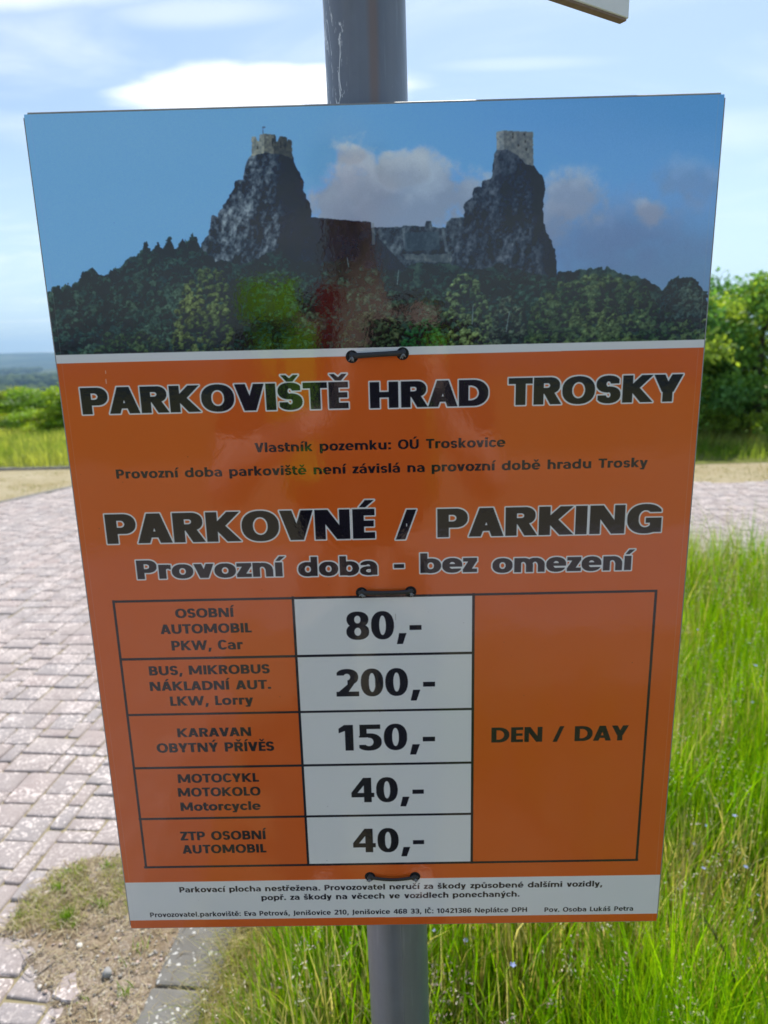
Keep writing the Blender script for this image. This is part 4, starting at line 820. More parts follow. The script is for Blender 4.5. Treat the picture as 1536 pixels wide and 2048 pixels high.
# pale blue wild flowers
bm = bmesh.new(); m1 = Mat('blue_petal'); m1.set(Base_Color=(.42, .48, .85), Roughness=.6, Specular_IOR_Level=.2); m2 = Mat('flower_stem'); m2.set(Base_Color=(.12, .19, .03), Roughness=.6)
tr = m1.node('ShaderNodeBsdfTranslucent'); tr.inputs[0].default_value = (.5, .55, .95, 1); mx = m1.node('ShaderNodeMixShader'); mx.inputs[0].default_value = .4; m1.l.new(m1.b.outputs[0], mx.inputs[1]); m1.l.new(tr.outputs[0], mx.inputs[2]); m1.l.new(mx.outputs[0], m1.out.inputs[0])
for k in range(5):
    a = k*2*math.pi/5; c, s = math.cos(a), math.sin(a); P_ = [(0, 0, 0), (.0035, -.0026, .0012), (.0072, -.0012, .0026), (.0072, .0012, .0026), (.0035, .0026, .0012)]
    vs = [bm.verts.new((x*c-y*s, x*s+y*c, z+.30)) for x, y, z in P_]; f = bm.faces.new(vs); f.material_index = 0
n0 = len(bm.faces); bm_tube(bm, [(.02, .01, 0), (.012, .006, .12), (.003, .001, .23), (0, 0, .30)], [.0009, .0008, .0007, .0006], 5)
bm.faces.ensure_lookup_table()
for f in bm.faces[n0:]: f.material_index = 1
fme = bm_mesh('wild_flower', bm); fme.materials.append(m1.m); fme.materials.append(m2.m)
rg = np.random.RandomState(77); cnt = 0; fl = []
while cnt < 150:
    x, y = (rg.uniform(.05, 1.9), rg.uniform(1.15, 2.7)) if cnt < 115 else (rg.uniform(.8, 3.2), rg.uniform(2.4, 4.3))
    if not in_island(np.array([[x, y]]), .2)[0]: continue
    o = link('wild_flower', fme, None, None); s = rg.uniform(.7, 1.15); o.location = (x, y, 0); o.scale = (1, 1, s) if False else (s, s, s); o.rotation_euler = (rg.normal(0, .18)+.12, rg.normal(0, .18), rg.uniform(0, 6.28))
    tag(o, 'small pale blue wild flower on a thin stem in the tall grass', 'flower', 'pale blue flowers scattered in the tall grass'); cnt += 1

# ------------------------------------------------------------------ meadow, bushes and trees beyond
def mh(P, r2): return r2.uniform(.08, .36, len(P))*(.2+1.5*fbm(P[:, 0]*10+500, P[:, 1]*10, 14, 3, 2))
def mc(P, r2):
    f = np.clip((fbm(P[:, 0]*10+100, P[:, 1]*10, 9, 3, 9)[:, None]-.5)*3+.5, 0, 1); return (np.array([[.15, .26, .03]])*(1-f)+np.array([[.46, .50, .14]])*f)*r2.uniform(.75, 1.3, (len(P), 1))
tree_l = lambda P: (P[:, 1] > 10.3) | (P[:, 0] > 3.4)
B1 = grass_field(60000, -15, 9, 9.5, 15.8, mh, mc, (.008, .02), lambda P: (P[:, 1] > np.interp(P[:, 0], [-16, -3, 0, 3.4, 6, 14], [10.25, 10.25, 9.85, 9.35, 9.45, 9.5])), (.1, .8), 11, 2)
B2 = grass_field(20000, -16, 9, 15.8, 23, mh, mc, (.012, .03), lambda P: P[:, 0] < 40, (.1, .8), 12, 2)
V, F, Cc = join_np([B1, B2]); tag(link('meadow_grass', mesh_np('meadow_grass', V, F, Cc), MAT_GRASS), kind='stuff')
# sparse tufts of dry grass on the verge
D1 = grass_field(16000, -9, 8, 7.9, 10.1, lambda P, r2: r2.uniform(.015, .05, len(P)), lambda P, r2: np.array([(.42, .36, .19), (.50, .44, .28), (.27, .28, .08)])[r2.randint(0, 3, len(P))], (.004, .01), lambda P: ~inpoly(P[:, 0], P[:, 1], PBP) & (P[:, 1] < np.interp(P[:, 0], [-16, -3, 0, 3.4, 6, 14], [9.95, 9.95, 9.7, 9.2, 9.3, 9.3])) & (fbm(P[:, 0]*10+70, P[:, 1]*10+9, 5, 2, 4) > .5), (.4, 1.2), 14, 2)
V, F, Cc = D1; tag(link('verge_grass', mesh_np('verge_grass', V, F, Cc), MAT_STRAW), kind='stuff')

MAT_LEAF = foliage_mat('leaves', .5, .45, .35)
def crown_mesh(name, clusters, n, size, cols, seed, core=.55):
    r2 = np.random.RandomState(seed); cl = np.array(clusters, float); w = cl[:, 3]**2; k = r2.choice(len(cl), n, p=w/w.sum())
    d = r2.randn(n, 3); d /= np.linalg.norm(d, axis=1)[:, None]; d[:, 2] = np.where(d[:, 2] < -.3, -d[:, 2]*.5, d[:, 2]); rad = cl[k, 3]*(core+(1-core)*r2.rand(n)**.6)*(1+.25*r2.randn(n)*.5)
    c = cl[k, :3]+d*rad[:, None]; c[:, 2] = np.maximum(c[:, 2], .04)
    u = r2.randn(n, 3)+np.array([0, 0, -.3]); u /= np.linalg.norm(u, axis=1)[:, None]; v = np.cross(u, d+r2.randn(n, 3)*.8); v /= np.linalg.norm(v, axis=1)[:, None]+1e-9; nn = np.cross(u, v)
    s = size*r2.uniform(.6, 1.35, n)[:, None]; V = np.stack([c-u*s*.5, c+v*s*.30+nn*s*.1, c+u*s*.5, c-v*s*.30+nn*s*.1], 1).reshape(-1, 3); F = (np.array([(0, 1, 2), (0, 2, 3)])[None]+(np.arange(n)*4)[:, None, None]).reshape(-1, 3)
    cc = np.array(cols)[r2.randint(0, len(cols), len(cl))][k]*r2.uniform(.75, 1.25, (n, 1)); me = mesh_np(name, V, F, np.repeat(cc, 4, 0)); me.materials.append(MAT_LEAF); return me
def clusters_for(h, r, n, seed, low=.12, top=.75):
    r2 = random.Random(seed); out = []
    for i in range(n):
        z = h*(low+(top+.12-low)*((i+.5)/n)); prof = math.sin(math.pi*min(1, (z/h)**.75*.93+.07))**.6; a = r2.uniform(0, 6.283); q = r*prof*math.sqrt(r2.random())*.88; cr = r*r2.uniform(.14, .40)
        out.append((q*math.cos(a), q*math.sin(a), z, cr))
    return out
MAT_BARK = Mat('bark'); g = MAT_BARK.pos(); MAT_BARK.set(Base_Color=MAT_BARK.mix(MAT_BARK.noise(g, 14, 5), (.07, .055, .04), (.17, .14, .11)), Roughness=.9, Normal=MAT_BARK.bump(MAT_BARK.noise(g, 30, 4), .6, .01))
def trunk_mesh(h, r, seed):
    r2 = random.Random(seed); bm = bmesh.new(); pts = [(0, 0, -.15)]; x = y = 0
    for i in range(1, 7): x += r2.uniform(-.05, .05); y += r2.uniform(-.05, .05); pts.append((x, y, h*.8*i/6))
    bm_tube(bm, pts, [r*(1-.13*i) for i in range(7)], 9)
    for k in range(7):
        i = r2.randint(1, 5); b = Vector(pts[i]); a = r2.uniform(0, 6.28); L = h*r2.uniform(.2, .38); e = b+Vector((math.cos(a)*L, math.sin(a)*L, L*r2.uniform(.4, 1))); mid = b.lerp(e, .5)+Vector((0, 0, -.06)); bm_tube(bm, [b, mid, e], [r*.5, r*.3, r*.1], 6)
    return bm_mesh('trunk', bm, True)
TC = [[(.22, .42, .08), (.30, .50, .09), (.13, .30, .08), (.38, .52, .08)], [(.18, .38, .10), (.13, .30, .10), (.25, .42, .10)], [(.26, .42, .06), (.34, .48, .07), (.13, .28, .06), (.18, .36, .07)]]
crowns = [crown_mesh('crown', clusters_for(3.05, 1.45, 64, 10+i, .05), 20000, .098, TC[i], 40+i, .35) for i in range(3)]
trunks = [trunk_mesh(2.8, .09, 60+i) for i in range(3)]
for me in trunks: me.materials.append(MAT_BARK.m)
tl = [(4.75, 11.75, 0, .88, .3, 'broad dark green tree nearest the right border of the orange board'), (6.35, 11.9, 2, .93, 1.7, 'bright green tree cut by the right edge of the photo, behind the paving'),
      (2.9, 12.1, 1, .82, 2.9, 'lower dark green tree hidden for the most part behind the sign'), (7.9, 12.2, 1, 1.1, 4.1, 'dark tree to the right of the bright green one, past the photo edge'),
      (5.6, 13.4, 1, .95, 5.2, 'darker tree standing behind the gap between the two right hand trees'), (9.7, 12.6, 0, 1.05, .9, 'outermost green tree of the row on the right of the verge')]
for x, y, k, s, rz, lab in tl:
    root = empty('leafy_tree', (x, y, -.05), rz); root.scale = (s, s, s); tag(root, lab, 'tree', 'trees behind the verge on the right'); link('trunk', trunks[k], None, root); link('crown', crowns[k], None, root)
BC = [[(.30, .46, .04), (.40, .52, .05), (.16, .28, .03), (.22, .38, .04)], [(.24, .40, .04), (.32, .46, .045), (.14, .26, .03)], [(.34, .42, .035), (.42, .48, .06), (.14, .26, .035), (.22, .34, .03)]]
bcr = [crown_mesh('crown', clusters_for(1.25, .95, 26, 80+i, .08, .7), 8000, .085, BC[i], 70+i, .45) for i in range(3)]
btr = [trunk_mesh(1.1, .035, 90+i) for i in range(3)]
for me in btr: me.materials.append(MAT_BARK.m)
rg = np.random.RandomState(3)
bl = [(-7.75, 15.6, 0, .95), (-8.9, 15.9, 2, .82), (-9.9, 16.8, 1, 1.05), (-7.0, 15.9, 1, 1.0), (-8.2, 17.3, 1, 1.16), (-7.3, 17.6, 2, 1.22), (-9.3, 18.3, 0, 1.15), (-6.2, 16.6, 0, 1.0), (-11.2, 16.4, 0, 1.0), (-5.2, 16.2, 1, .95), (-4.0, 16.8, 2, 1.0), (-2.8, 16.2, 0, 1.05), (-10.8, 18.6, 2, 1.2), (-1.4, 16.8, 1, 1.0), (.1, 16.4, 2, 1.05), (1.4, 16.0, 0, 1.1), (-12.9, 16.9, 1, 1.05)]
bd = {0: 'bright green rounded bush nearest the sign in front of the row', 1: 'low yellow green bush at the front of the row, left of centre', 2: 'dark green bush at the left photo edge', 3: 'tall mid green bush close beside the left border of the sign', 4: 'dark bush in the second row between two yellow green ones', 5: 'tall pale yellow green bush in the back row beside the sign', 6: 'bright bush in the back row near the left photo edge'}
for i, (x, y, k, s) in enumerate(bl):
    root = empty('bush', (x, y, -.06), float(rg.uniform(0, 6.28))); root.scale = (s*1.0, s*1.0, s*((.50, .42, .55, .86, .52, .72, .6)[i] if i < 7 else .62)); tag(root, bd.get(i, 'leafy green bush of the meadow row, hidden behind the board or out of view'), 'bush', 'bushes beyond the meadow on the left'); link('stems', btr[k], None, root); link('crown', bcr[k], None, root)
# far wood: thousands of crowns down in the valley
rg = np.random.RandomState(17); n = 26000; r_ = np.sqrt(rg.uniform(600**2, 4300**2, n)); a = rg.uniform(-1.1, 1.1, n); x, y = r_*np.sin(a), r_*np.cos(a); f = fbm(x+9000, y+9000, 420, 3, 12); k = f > .47; x, y = x[k], y[k]; n = len(x)
zt = -.09-62+(fbm(x+9000, y+9000, 900, 3, 3)-.5)*26*sstep(500, 2500, np.hypot(x, y)); rad = rg.uniform(7, 15, n)
ico = bmesh.new(); bmesh.ops.create_icosphere(ico, subdivisions=1, radius=1); iv = np.array([v.co[:] for v in ico.verts]); if_ = np.array([[v.index for v in f_.verts] for f_ in ico.faces]); ico.free()
V = (iv[None]*(rad[:, None, None]*rg.uniform(.8, 1.25, (n, len(iv), 1)))*np.array([1, 1, .9])+np.stack([x, y, zt+rad*.6], 1)[:, None]).reshape(-1, 3); F = (if_[None]+(np.arange(n)*len(iv))[:, None, None]).reshape(-1, 3)
cc = np.array([(.035, .06, .02), (.05, .08, .025), (.03, .05, .022), (.07, .10, .03)])[rg.randint(0, 4, n)]
m = Mat('far_foliage'); m.set(Base_Color=m.node('ShaderNodeAttribute', attribute_name='tint').outputs['Color'], Roughness=.9, Specular_IOR_Level=.1); tag(link('far_wood', mesh_np('far_wood', V, F, np.repeat(cc, len(iv), 0)), m.m), kind='stuff')
# ------------------------------------------------------------------ the pole
POLE_Y, POLE_R = .692, .0368
def pole_x(z): return .0041-.0102*z
m = Mat('grey_painted_steel'); p = m.pos()
sp = m.node('ShaderNodeSeparateXYZ'); m.l.new(p, sp.inputs[0])
st = m.node('ShaderNodeMapping'); st.inputs['Scale'].default_value = (1, 1, .06); m.l.new(p, st.inputs['Vector'])
streak = m.noise(st.outputs[0], 60, 5, .6); mott = m.noise(p, 22, 5, .65)
col = m.mix(streak, (.105, .122, .155), (.20, .215, .25)); col = m.mix(m.ramp(mott, [(.45, 0), (.75, .35)]), col, (.20, .23, .28))
# a brown run of rust down the front, left of the middle
dx = m.math('ABSOLUTE', m.math('ADD', m.math('SUBTRACT', sp.outputs['X'], -.012), m.math('MULTIPLY', m.math('SUBTRACT', streak, .5), .006)))
rust = m.node('ShaderNodeMapRange'); rust.interpolation_type = 'SMOOTHSTEP'; rust.inputs[1].default_value = .0062; rust.inputs[2].default_value = .001; m.l.new(dx, rust.inputs[0])
top = m.node('ShaderNodeMapRange'); top.inputs[1].default_value = 1.3; top.inputs[2].default_value = 1.6; m.l.new(sp.outputs['Z'], top.inputs[0])
col = m.mix(m.math('MULTIPLY', m.math('MULTIPLY', rust.outputs[0], top.outputs[0]), .55), col, (.22, .13, .085))
# chips and scratches
vo = m.node('ShaderNodeTexVoronoi'); vo.inputs['Scale'].default_value = 75; m.l.new(p, vo.inputs['Vector']); chip = m.math('LESS_THAN', vo.outputs['Distance'], m.ramp(m.noise(p, 12, 3), [(.54, .02), (.74, .12)]))
st2 = m.node('ShaderNodeMapping'); st2.inputs['Scale'].default_value = (1, 1, .22); st2.inputs['Rotation'].default_value = (0, .25, 0); m.l.new(p, st2.inputs['Vector']); scr = m.noise(st2.outputs[0], 130, 4, .7, dist=1.2)
left = m.node('ShaderNodeMapRange'); left.inputs[1].default_value = -.034; left.inputs[2].default_value = -.040; m.l.new(sp.outputs['X'], left.inputs[0])
marks = m.math('MAXIMUM', m.math('MULTIPLY', m.math('MULTIPLY', chip, .55), top.outputs[0]), m.math('MULTIPLY', m.ramp(scr, [(.56, 0), (.60, 1)]), m.math('MULTIPLY', m.math('MULTIPLY', left.outputs[0], .9), top.outputs[0])))
col = m.mix(m.ramp(m.noise(st.outputs[0], 170, 4, .6), [(.60, 0), (.72, .3)]), col, (.30, .32, .36)); col = m.mix(marks, col, (.70, .70, .70))
m.set(Base_Color=col, Roughness=m.math('ADD', m.math('MULTIPLY', mott, .2), .26), Specular_IOR_Level=.6, Metallic=.25, Normal=m.bump(m.math('ADD', m.noise(p, 90, 4), m.math('MULTIPLY', streak, .5)), .12, .002)); MAT_STEEL = m.m
root = empty('sign_pole', (pole_x(0), POLE_Y, 0)); tag(root, 'grey steel tube post carrying the orange parking board, with rust run and scratches', 'post')
bm = bmesh.new(); zs = [-.4, 0, .6, 1.2, 1.8, 2.4, 2.95]; bm_tube(bm, [(pole_x(z)-pole_x(0), 0, z) for z in zs], POLE_R, 64, False); link('tube', bm_mesh('tube', bm, True), MAT_STEEL, root)
bm = bmesh.new(); bm_tube(bm, [(pole_x(2.95)-pole_x(0), 0, 2.951), (pole_x(2.95)-pole_x(0), 0, 2.975), (pole_x(2.95)-pole_x(0), 0, 2.985)], [.039, .039, .03], 32)
m = Mat('black_plastic'); m.set(Base_Color=(.02, .02, .021), Roughness=.45); MAT_PLAS = m.m; link('cap', bm_mesh('cap', bm), MAT_PLAS, root)
an = R_(-82); bm = bmesh.new(); bm_tube(bm, [(pole_x(z)-pole_x(0)+POLE_R*math.cos(an), POLE_R*math.sin(an)+.0007, z) for z in zs[:5]], .0011, 6); link('weld_seam', bm_mesh('weld_seam', bm, True), MAT_STEEL, root)

# ------------------------------------------------------------------ the big orange board
SX, SY, SZ = -.009665, .63757, 1.38675
sign = empty('parking_sign', (SX, SY, SZ)); tag(sign, 'big orange parking price board with a castle picture, strapped to the grey post', 'sign')
TH = .0042
bm = bmesh.new(); bm_box(bm, -SIGN_W/2, 0, -SIGN_H/2, SIGN_W/2, TH, SIGN_H/2)
es = [e for e in bm.edges if abs(e.verts[0].co.x-e.verts[1].co.x) < 1e-6 and abs(e.verts[0].co.z-e.verts[1].co.z) < 1e-6]; bmesh.ops.bevel(bm, geom=es, offset=.004, segments=4, affect='EDGES')
es = [e for e in bm.edges if e.calc_length() > .3 or (abs(e.verts[0].co.y-e.verts[1].co.y) < 1e-6)]; bmesh.ops.bevel(bm, geom=es, offset=.0006, segments=1, affect='EDGES')
m = Mat('aluminium_sheet'); g = m.pos(); nz = m.noise(g, 70, 4, .7); m.set(Base_Color=m.mix(m.ramp(nz, [(.40, 0), (.70, .6)]), (.28, .285, .285), (.17, .16, .15)), Roughness=.5, Specular_IOR_Level=.6, Metallic=.4); link('panel', bm_mesh('panel', bm), m.m, sign)
# the print: a flat foil, its picture computed above
IN = .0014
arr = make_print(); px = np.ones((PH, PW, 4), np.float32); a_ = arr[::-1]; px[..., :3] = np.where(a_ <= .0031308, a_*12.92, 1.055*np.maximum(a_, 1e-6)**(1/2.4)-.055)
img = bpy.data.images.new('sign_print', PW, PH, alpha=False); img.colorspace_settings.name = 'sRGB'; img.pixels.foreach_set(px.ravel()); img.update(); img.pack()
hw, hh = SIGN_W/2, SIGN_H/2
V = [(-hw+IN, -.00035, -hh+IN), (hw-IN, -.00035, -hh+IN), (hw-IN, -.00035, hh-IN*1.25), (-hw+IN, -.00035, hh-IN*1.25)]
me = bpy.data.meshes.new('print'); me.from_pydata(V, [], [(0, 1, 2, 3)]); uv = me.uv_layers.new(name='UVMap')
for l in me.loops: x, _, z = V[l.vertex_index]; uv.data[l.index].uv = (x/SIGN_W+.5, z/SIGN_H+.5)
m = Mat('glossy_print'); t = m.node('ShaderNodeTexImage', image=img, interpolation='Cubic'); m.l.new(m.node('ShaderNodeTexCoord').outputs['UV'], t.inputs[0])
p = m.pos(); peel = m.noise(p, 210, 3, .5); wav = m.noise(p, 11, 2, .5); dust = m.noise(p, 5, 6, .7)
rough = m.math('ADD', m.math('MULTIPLY', dust, .05), .035)
hgt = m.math('ADD', m.math('MULTIPLY', peel, .10), m.math('MULTIPLY', wav, 1.2))
colr = m.mix(m.ramp(m.noise(p, 3.2, 6, .6), [(.4, 0), (.8, .035)]), t.outputs[0], (.6, .6, .6))
m.set(Base_Color=colr, Roughness=rough, Specular_IOR_Level=.62, Normal=m.bump(hgt, .35, .0016)); link('print', me, m.m, sign)
# drilled holes and the three straps round the post
m = Mat('black_rubber'); g = m.pos(); m.set(Base_Color=m.mix(m.noise(g, 300, 3), (.010, .010, .012), (.03, .03, .035)), Roughness=.42, Specular_IOR_Level=.5); MAT_RUB = m.m
m = Mat('frayed_end'); g = m.pos(); m.set(Base_Color=m.mix(m.noise(g, 600, 3), (.03, .03, .035), (.34, .35, .36)), Roughness=.5); MAT_FRAY = m.m
m = Mat('hole_dark'); m.set(Base_Color=(.012, .011, .011), Roughness=.9); MAT_HOLE = m.m
def strap(xl, zl, xr, zr, sag, rad, seed):
    xl -= SX; xr -= SX; zl -= SZ; zr -= SZ; r2 = random.Random(seed)
    root_ = None; n = 15; pts = []; rads = []
    pts += [(xl+.001, .012, zl), (xl+.0002, .004, zl), (xl+.0007, -.0010, zl-.0002)]; rads += [rad*.8, rad*.85, rad]
    for i in range(1, n):
        t = i/n; b = math.sin(math.pi*t)
        pts.append((xl+(xr-xl)*t, -.0034-.002*b**.5, zl+(zr-zl)*t-sag*b)); rads.append(rad*(1.0-.12*b))
    pts += [(xr-.0007, -.0010, zr-.0002), (xr-.0002, .004, zr), (xr-.001, .012, zr)]; rads += [rad, rad*.85, rad*.8]
    px_ = pole_x(zl+SZ)-SX; cy = POLE_Y-SY; R_o = POLE_R+rad*.8        # round the back of the post and home again
    for k in range(0, 13):
        a = R_(-20-(-220)*k/12) if False else R_(-15+210*k/12); pts.append((px_+R_o*math.cos(a), cy+R_o*math.sin(a), zr+(zl-zr)*k/12)); rads.append(rad*.8)
    pts.append((xl+.001, .012, zl)); rads.append(rad*.8)
    bm = bmesh.new(); bm_tube(bm, pts, rads, 12)
    for v in bm.verts:
        if v.co.y < 0: v.co.y = v.co.y*.62                       # the strap lies flat on the board
    s = link('strap', bm_mesh('strap', bm, True), MAT_RUB, sign)
    for x, z, sd in ((xl, zl, 1), (xr, zr, 2)):
        bm = bmesh.new(); bmesh.ops.create_circle(bm, cap_ends=True, segments=20, radius=.0058)
        for v in bm.verts: v.co = Vector((v.co.x*1.0+x, -.0005, v.co.y*1.0+z-.0006))
        link('hole', bm_mesh('hole', bm), MAT_HOLE, s)
        bm = bmesh.new(); bmesh.ops.create_icosphere(bm, subdivisions=3, radius=.0031)
        for v in bm.verts: v.co = v.co*(1+.45*mnoise.noise(v.co*420+Vector((sd*5+seed, 0, 0)))); v.co = Vector((v.co.x*1.05+x+(.0006 if sd == 1 else -.0002), v.co.y*.55-.0022, v.co.z*1.0+z+.0002))
        link('knot', bm_mesh('knot', bm, True), MAT_RUB, s)
        bm = bmesh.new()
        for q in range(5):
            a = r2.uniform(-2.6, -.4); L = r2.uniform(.0028, .0048); bm_tube(bm, [(x, -.0034, z-.001), (x+math.cos(a)*L*.6, -.0046, z-.001+math.sin(a)*L*.6), (x+math.cos(a)*L, -.0038, z-.001+math.sin(a)*L)], [.0009, .0008, .0004], 5)
        link('frayed_end', bm_mesh('frayed_end', bm, True), MAT_FRAY, s)
    return s
strap(-.0338, 1.5957, .0125, 1.5973, .0000, .0027, 1); strap(-.0322, 1.3675, .0164, 1.3675, .0004, .0025, 2); strap(-.0333, 1.0360, .0164, 1.0352, .0024, .0021, 3)

# ------------------------------------------------------------------ the white finger sign higher up, seen from below
CORN = Vector((.3180, 1, .4077))*.80; LEFT = Vector((.24785, 1, .43035)); LEFT = LEFT*(CORN.z/LEFT.z); dr = (CORN-LEFT).normalized(); dr.z = 0; dr.normalize()
L_ = .62; root = empty('direction_sign', (CORN.x, CORN.y, CORN.z+EYE), math.atan2(dr.y, dr.x)); tag(root, 'white direction board above the orange one, only its lower right corner in view', 'sign')
bm = bmesh.new(); bm_box(bm, -L_, 0, 0, 0, .0105, .16, .0008, 1); m = Mat('white_board'); g = m.pos(); m.set(Base_Color=m.mix(m.noise(g, 30, 5, .7), (.80, .80, .79), (.70, .69, .67)), Roughness=.45); link('board', bm_mesh('board', bm), m.m, root)
bm = bmesh.new(); bm_box(bm, -L_+.002, .0012, -.0022, -.0025, .0094, -.0002); m = Mat('raw_board_edge'); g = m.pos(); m.set(Base_Color=m.mix(m.noise(g, 90, 4), (.16, .10, .065), (.28, .20, .15)), Roughness=.85); link('lower_edge', bm_mesh('lower_edge', bm), m.m, root)
inv = (Matrix.Translation((CORN.x, CORN.y, CORN.z+EYE))@Matrix.Rotation(math.atan2(dr.y, dr.x), 4, 'Z')).inverted(); zc_ = CORN.z+EYE
for h_ in (.04, .12):
    c = inv@Vector((pole_x(zc_+h_), POLE_Y, zc_+h_)); bm = bmesh.new(); bm_tube(bm, [(c.x+.0395*math.cos(a), c.y+.0395*math.sin(a), c.z) for a in [k*2*math.pi/24 for k in range(25)]], .0035, 8); cl_ = link('clamp', bm_mesh('clamp', bm), MAT_STEEL, root)
    bm = bmesh.new(); bm_box(bm, c.x-.012, .0107, c.z-.012, c.x+.012, max(c.y-.035, .02), c.z+.012); link('spacer', bm_mesh('spacer', bm), MAT_STEEL, cl_)
# ------------------------------------------------------------------ the photographer, seen only as a reflection in the glossy board
def skin_mesh(name, nodes, edges, sub=2, sym=False):
    """one continuous skinned surface: nodes {key: ((x,y,z), r or (rx,ry))}"""
    keys = list(nodes); me = bpy.data.meshes.new(name+'_cage'); me.from_pydata([nodes[k][0] for k in keys], [(keys.index(a), keys.index(b)) for a, b in edges if True], [])
    o = bpy.data.objects.new(name+'_cage', me); C.objects.link(o); md = o.modifiers.new('skin', 'SKIN'); md.use_smooth_shade = True; md.branch_smoothing = .6; sv_ = me.skin_vertices[0].data
    for i, k in enumerate(keys):
        r = nodes[k][1]; sv_[i].radius = r if isinstance(r, tuple) else (r, r); sv_[i].use_root = (i == 0)
    s = o.modifiers.new('sub', 'SUBSURF'); s.levels = sub; s.render_levels = sub
    dg = bpy.context.evaluated_depsgraph_get(); out = bpy.data.meshes.new_from_object(o.evaluated_get(dg)); bpy.data.objects.remove(o); bpy.data.meshes.remove(me); out.name = name; out.materials.clear(); return out
PX, PY = -.08, -.44
PSC = 1.12; ph = empty('person', (PX, PY, 0)); ph.scale = (PSC,)*3; tag(ph, 'person with fluorescent yellow green chest patches holding a phone, mirrored faintly in the board', 'person')
def mat_plain(name, col, rough=.7, spec=.3, nscale=60, var=.15):
    m = Mat(name); g = m.pos(); m.set(Base_Color=m.mix(m.noise(g, nscale, 3), tuple(c*(1-var) for c in col), tuple(min(1, c*(1+var)) for c in col)), Roughness=rough, Specular_IOR_Level=spec); return m.m
M_SKIN = mat_plain('skin', (.70, .50, .42), .5, .4); M_SHIRT = mat_plain('dark_shirt', (.045, .03, .035), .85, .1, 300); M_VEST = mat_plain('fluorescent_cloth', (.56, 1.0, .02), .7, .2, 200, .0); M_TR = mat_plain('grey_trousers', (.06, .065, .08), .85, .1, 300); M_SHOE = mat_plain('shoe_leather', (.03, .028, .027), .6); M_HAIR = mat_plain('grey_brown_hair', (.28, .25, .23), .6, .3, 200); M_RED = mat_plain('red_cloth', (.55, .04, .03), .8)
# body proportions for 1.84 m; local axes: +y towards the sign
n = {}
n['pelvis'] = ((0, 0, .98), (.155, .11)); n['belly'] = ((0, .01, 1.13), (.145, .105)); n['chest'] = ((0, .0, 1.32), (.165, .115)); n['upper'] = ((0, -.01, 1.47), (.14, .09)); n['neck'] = ((0, .0, 1.565), .058); n['neck2'] = ((0, .02, 1.63), .055)
n['jaw'] = ((.0, .045, 1.68), (.060, .062)); n['head'] = ((0, .03, 1.755), (.078, .095)); n['crown'] = ((0, .02, 1.815), (.068, .082))
E_ = [('pelvis', 'belly'), ('belly', 'chest'), ('chest', 'upper'), ('upper', 'neck'), ('neck', 'neck2'), ('neck2', 'jaw'), ('jaw', 'head'), ('head', 'crown')]
HANDS = {1: (-PX/PSC+.055, (-PY-.04)/PSC, 1.575/PSC), -1: (-PX/PSC-.055, (-PY-.04)/PSC, 1.575/PSC)}
for sgn, s in ((1, 'r'), (-1, 'l')):
    n['sh'+s] = ((.185*sgn, -.01, 1.475), .062); n['el'+s] = ((.275*sgn, .16, 1.13), .045); n['fa'+s] = ((.20*sgn+.015, .25, 1.25), .043); hx_, hy_, hz_ = HANDS[sgn]; n['wr'+s] = ((hx_+.03*sgn, hy_-.045, hz_-.085), (.026, .021)); n['pa'+s] = ((hx_+.026*sgn, hy_-.02, hz_-.045), (.034, .018)); n['kn'+s] = ((hx_+.022*sgn, hy_-.012, hz_-.012), (.036, .013))
    E_ += [('upper', 'sh'+s), ('sh'+s, 'el'+s), ('el'+s, 'fa'+s), ('fa'+s, 'wr'+s), ('wr'+s, 'pa'+s), ('pa'+s, 'kn'+s)]
    n['hip'+s] = ((.095*sgn, 0, .90), .088); n['knee'+s] = ((.11*sgn, .02, .50), .056); n['calf'+s] = ((.115*sgn, -.01, .36), .055); n['ank'+s] = ((.12*sgn, -.01, .09), .036); n['toe'+s] = ((.13*sgn, .12, .035), (.04, .028))
    E_ += [('pelvis', 'hip'+s), ('hip'+s, 'knee'+s), ('knee'+s, 'calf'+s), ('calf'+s, 'ank'+s), ('ank'+s, 'toe'+s)]
body = link('body', skin_mesh('body', n, E_), M_SKIN, ph)
# fingers: four round the back edge of the phone and a thumb, each a short chain rooted in the palm
for sgn in (1, -1):
    hx_, hy_, hz_ = HANDS[sgn]
    for k in range(4):
        z = hz_+.016-.019*k; L = (.92, 1.05, 1.0, .8)[k]; x0 = hx_+.030*sgn
        fn = {'a': ((x0, hy_-.022, z-.008), .0105), 'b': ((x0+.006*sgn, hy_-.003, z), .0095), 'c': ((x0-.006*sgn*L, hy_+.011, z+.001), .0085), 'd': ((x0-.026*sgn*L, hy_+.0135, z+.002), .0072)}
        link('finger', skin_mesh('finger', fn, [('a', 'b'), ('b', 'c'), ('c', 'd')], 1), M_SKIN, body)
    fn = {'a': ((hx_+.034*sgn, hy_-.028, hz_-.048), .013), 'b': ((hx_+.022*sgn, hy_-.034, hz_-.022), .0115), 'c': ((hx_+.006*sgn, hy_-.026, hz_-.002), .010), 'd': ((hx_-.006*sgn, hy_-.021, hz_+.010), .0085)}
    link('thumb', skin_mesh('thumb', fn, [('a', 'b'), ('b', 'c'), ('c', 'd')], 1), M_SKIN, body)
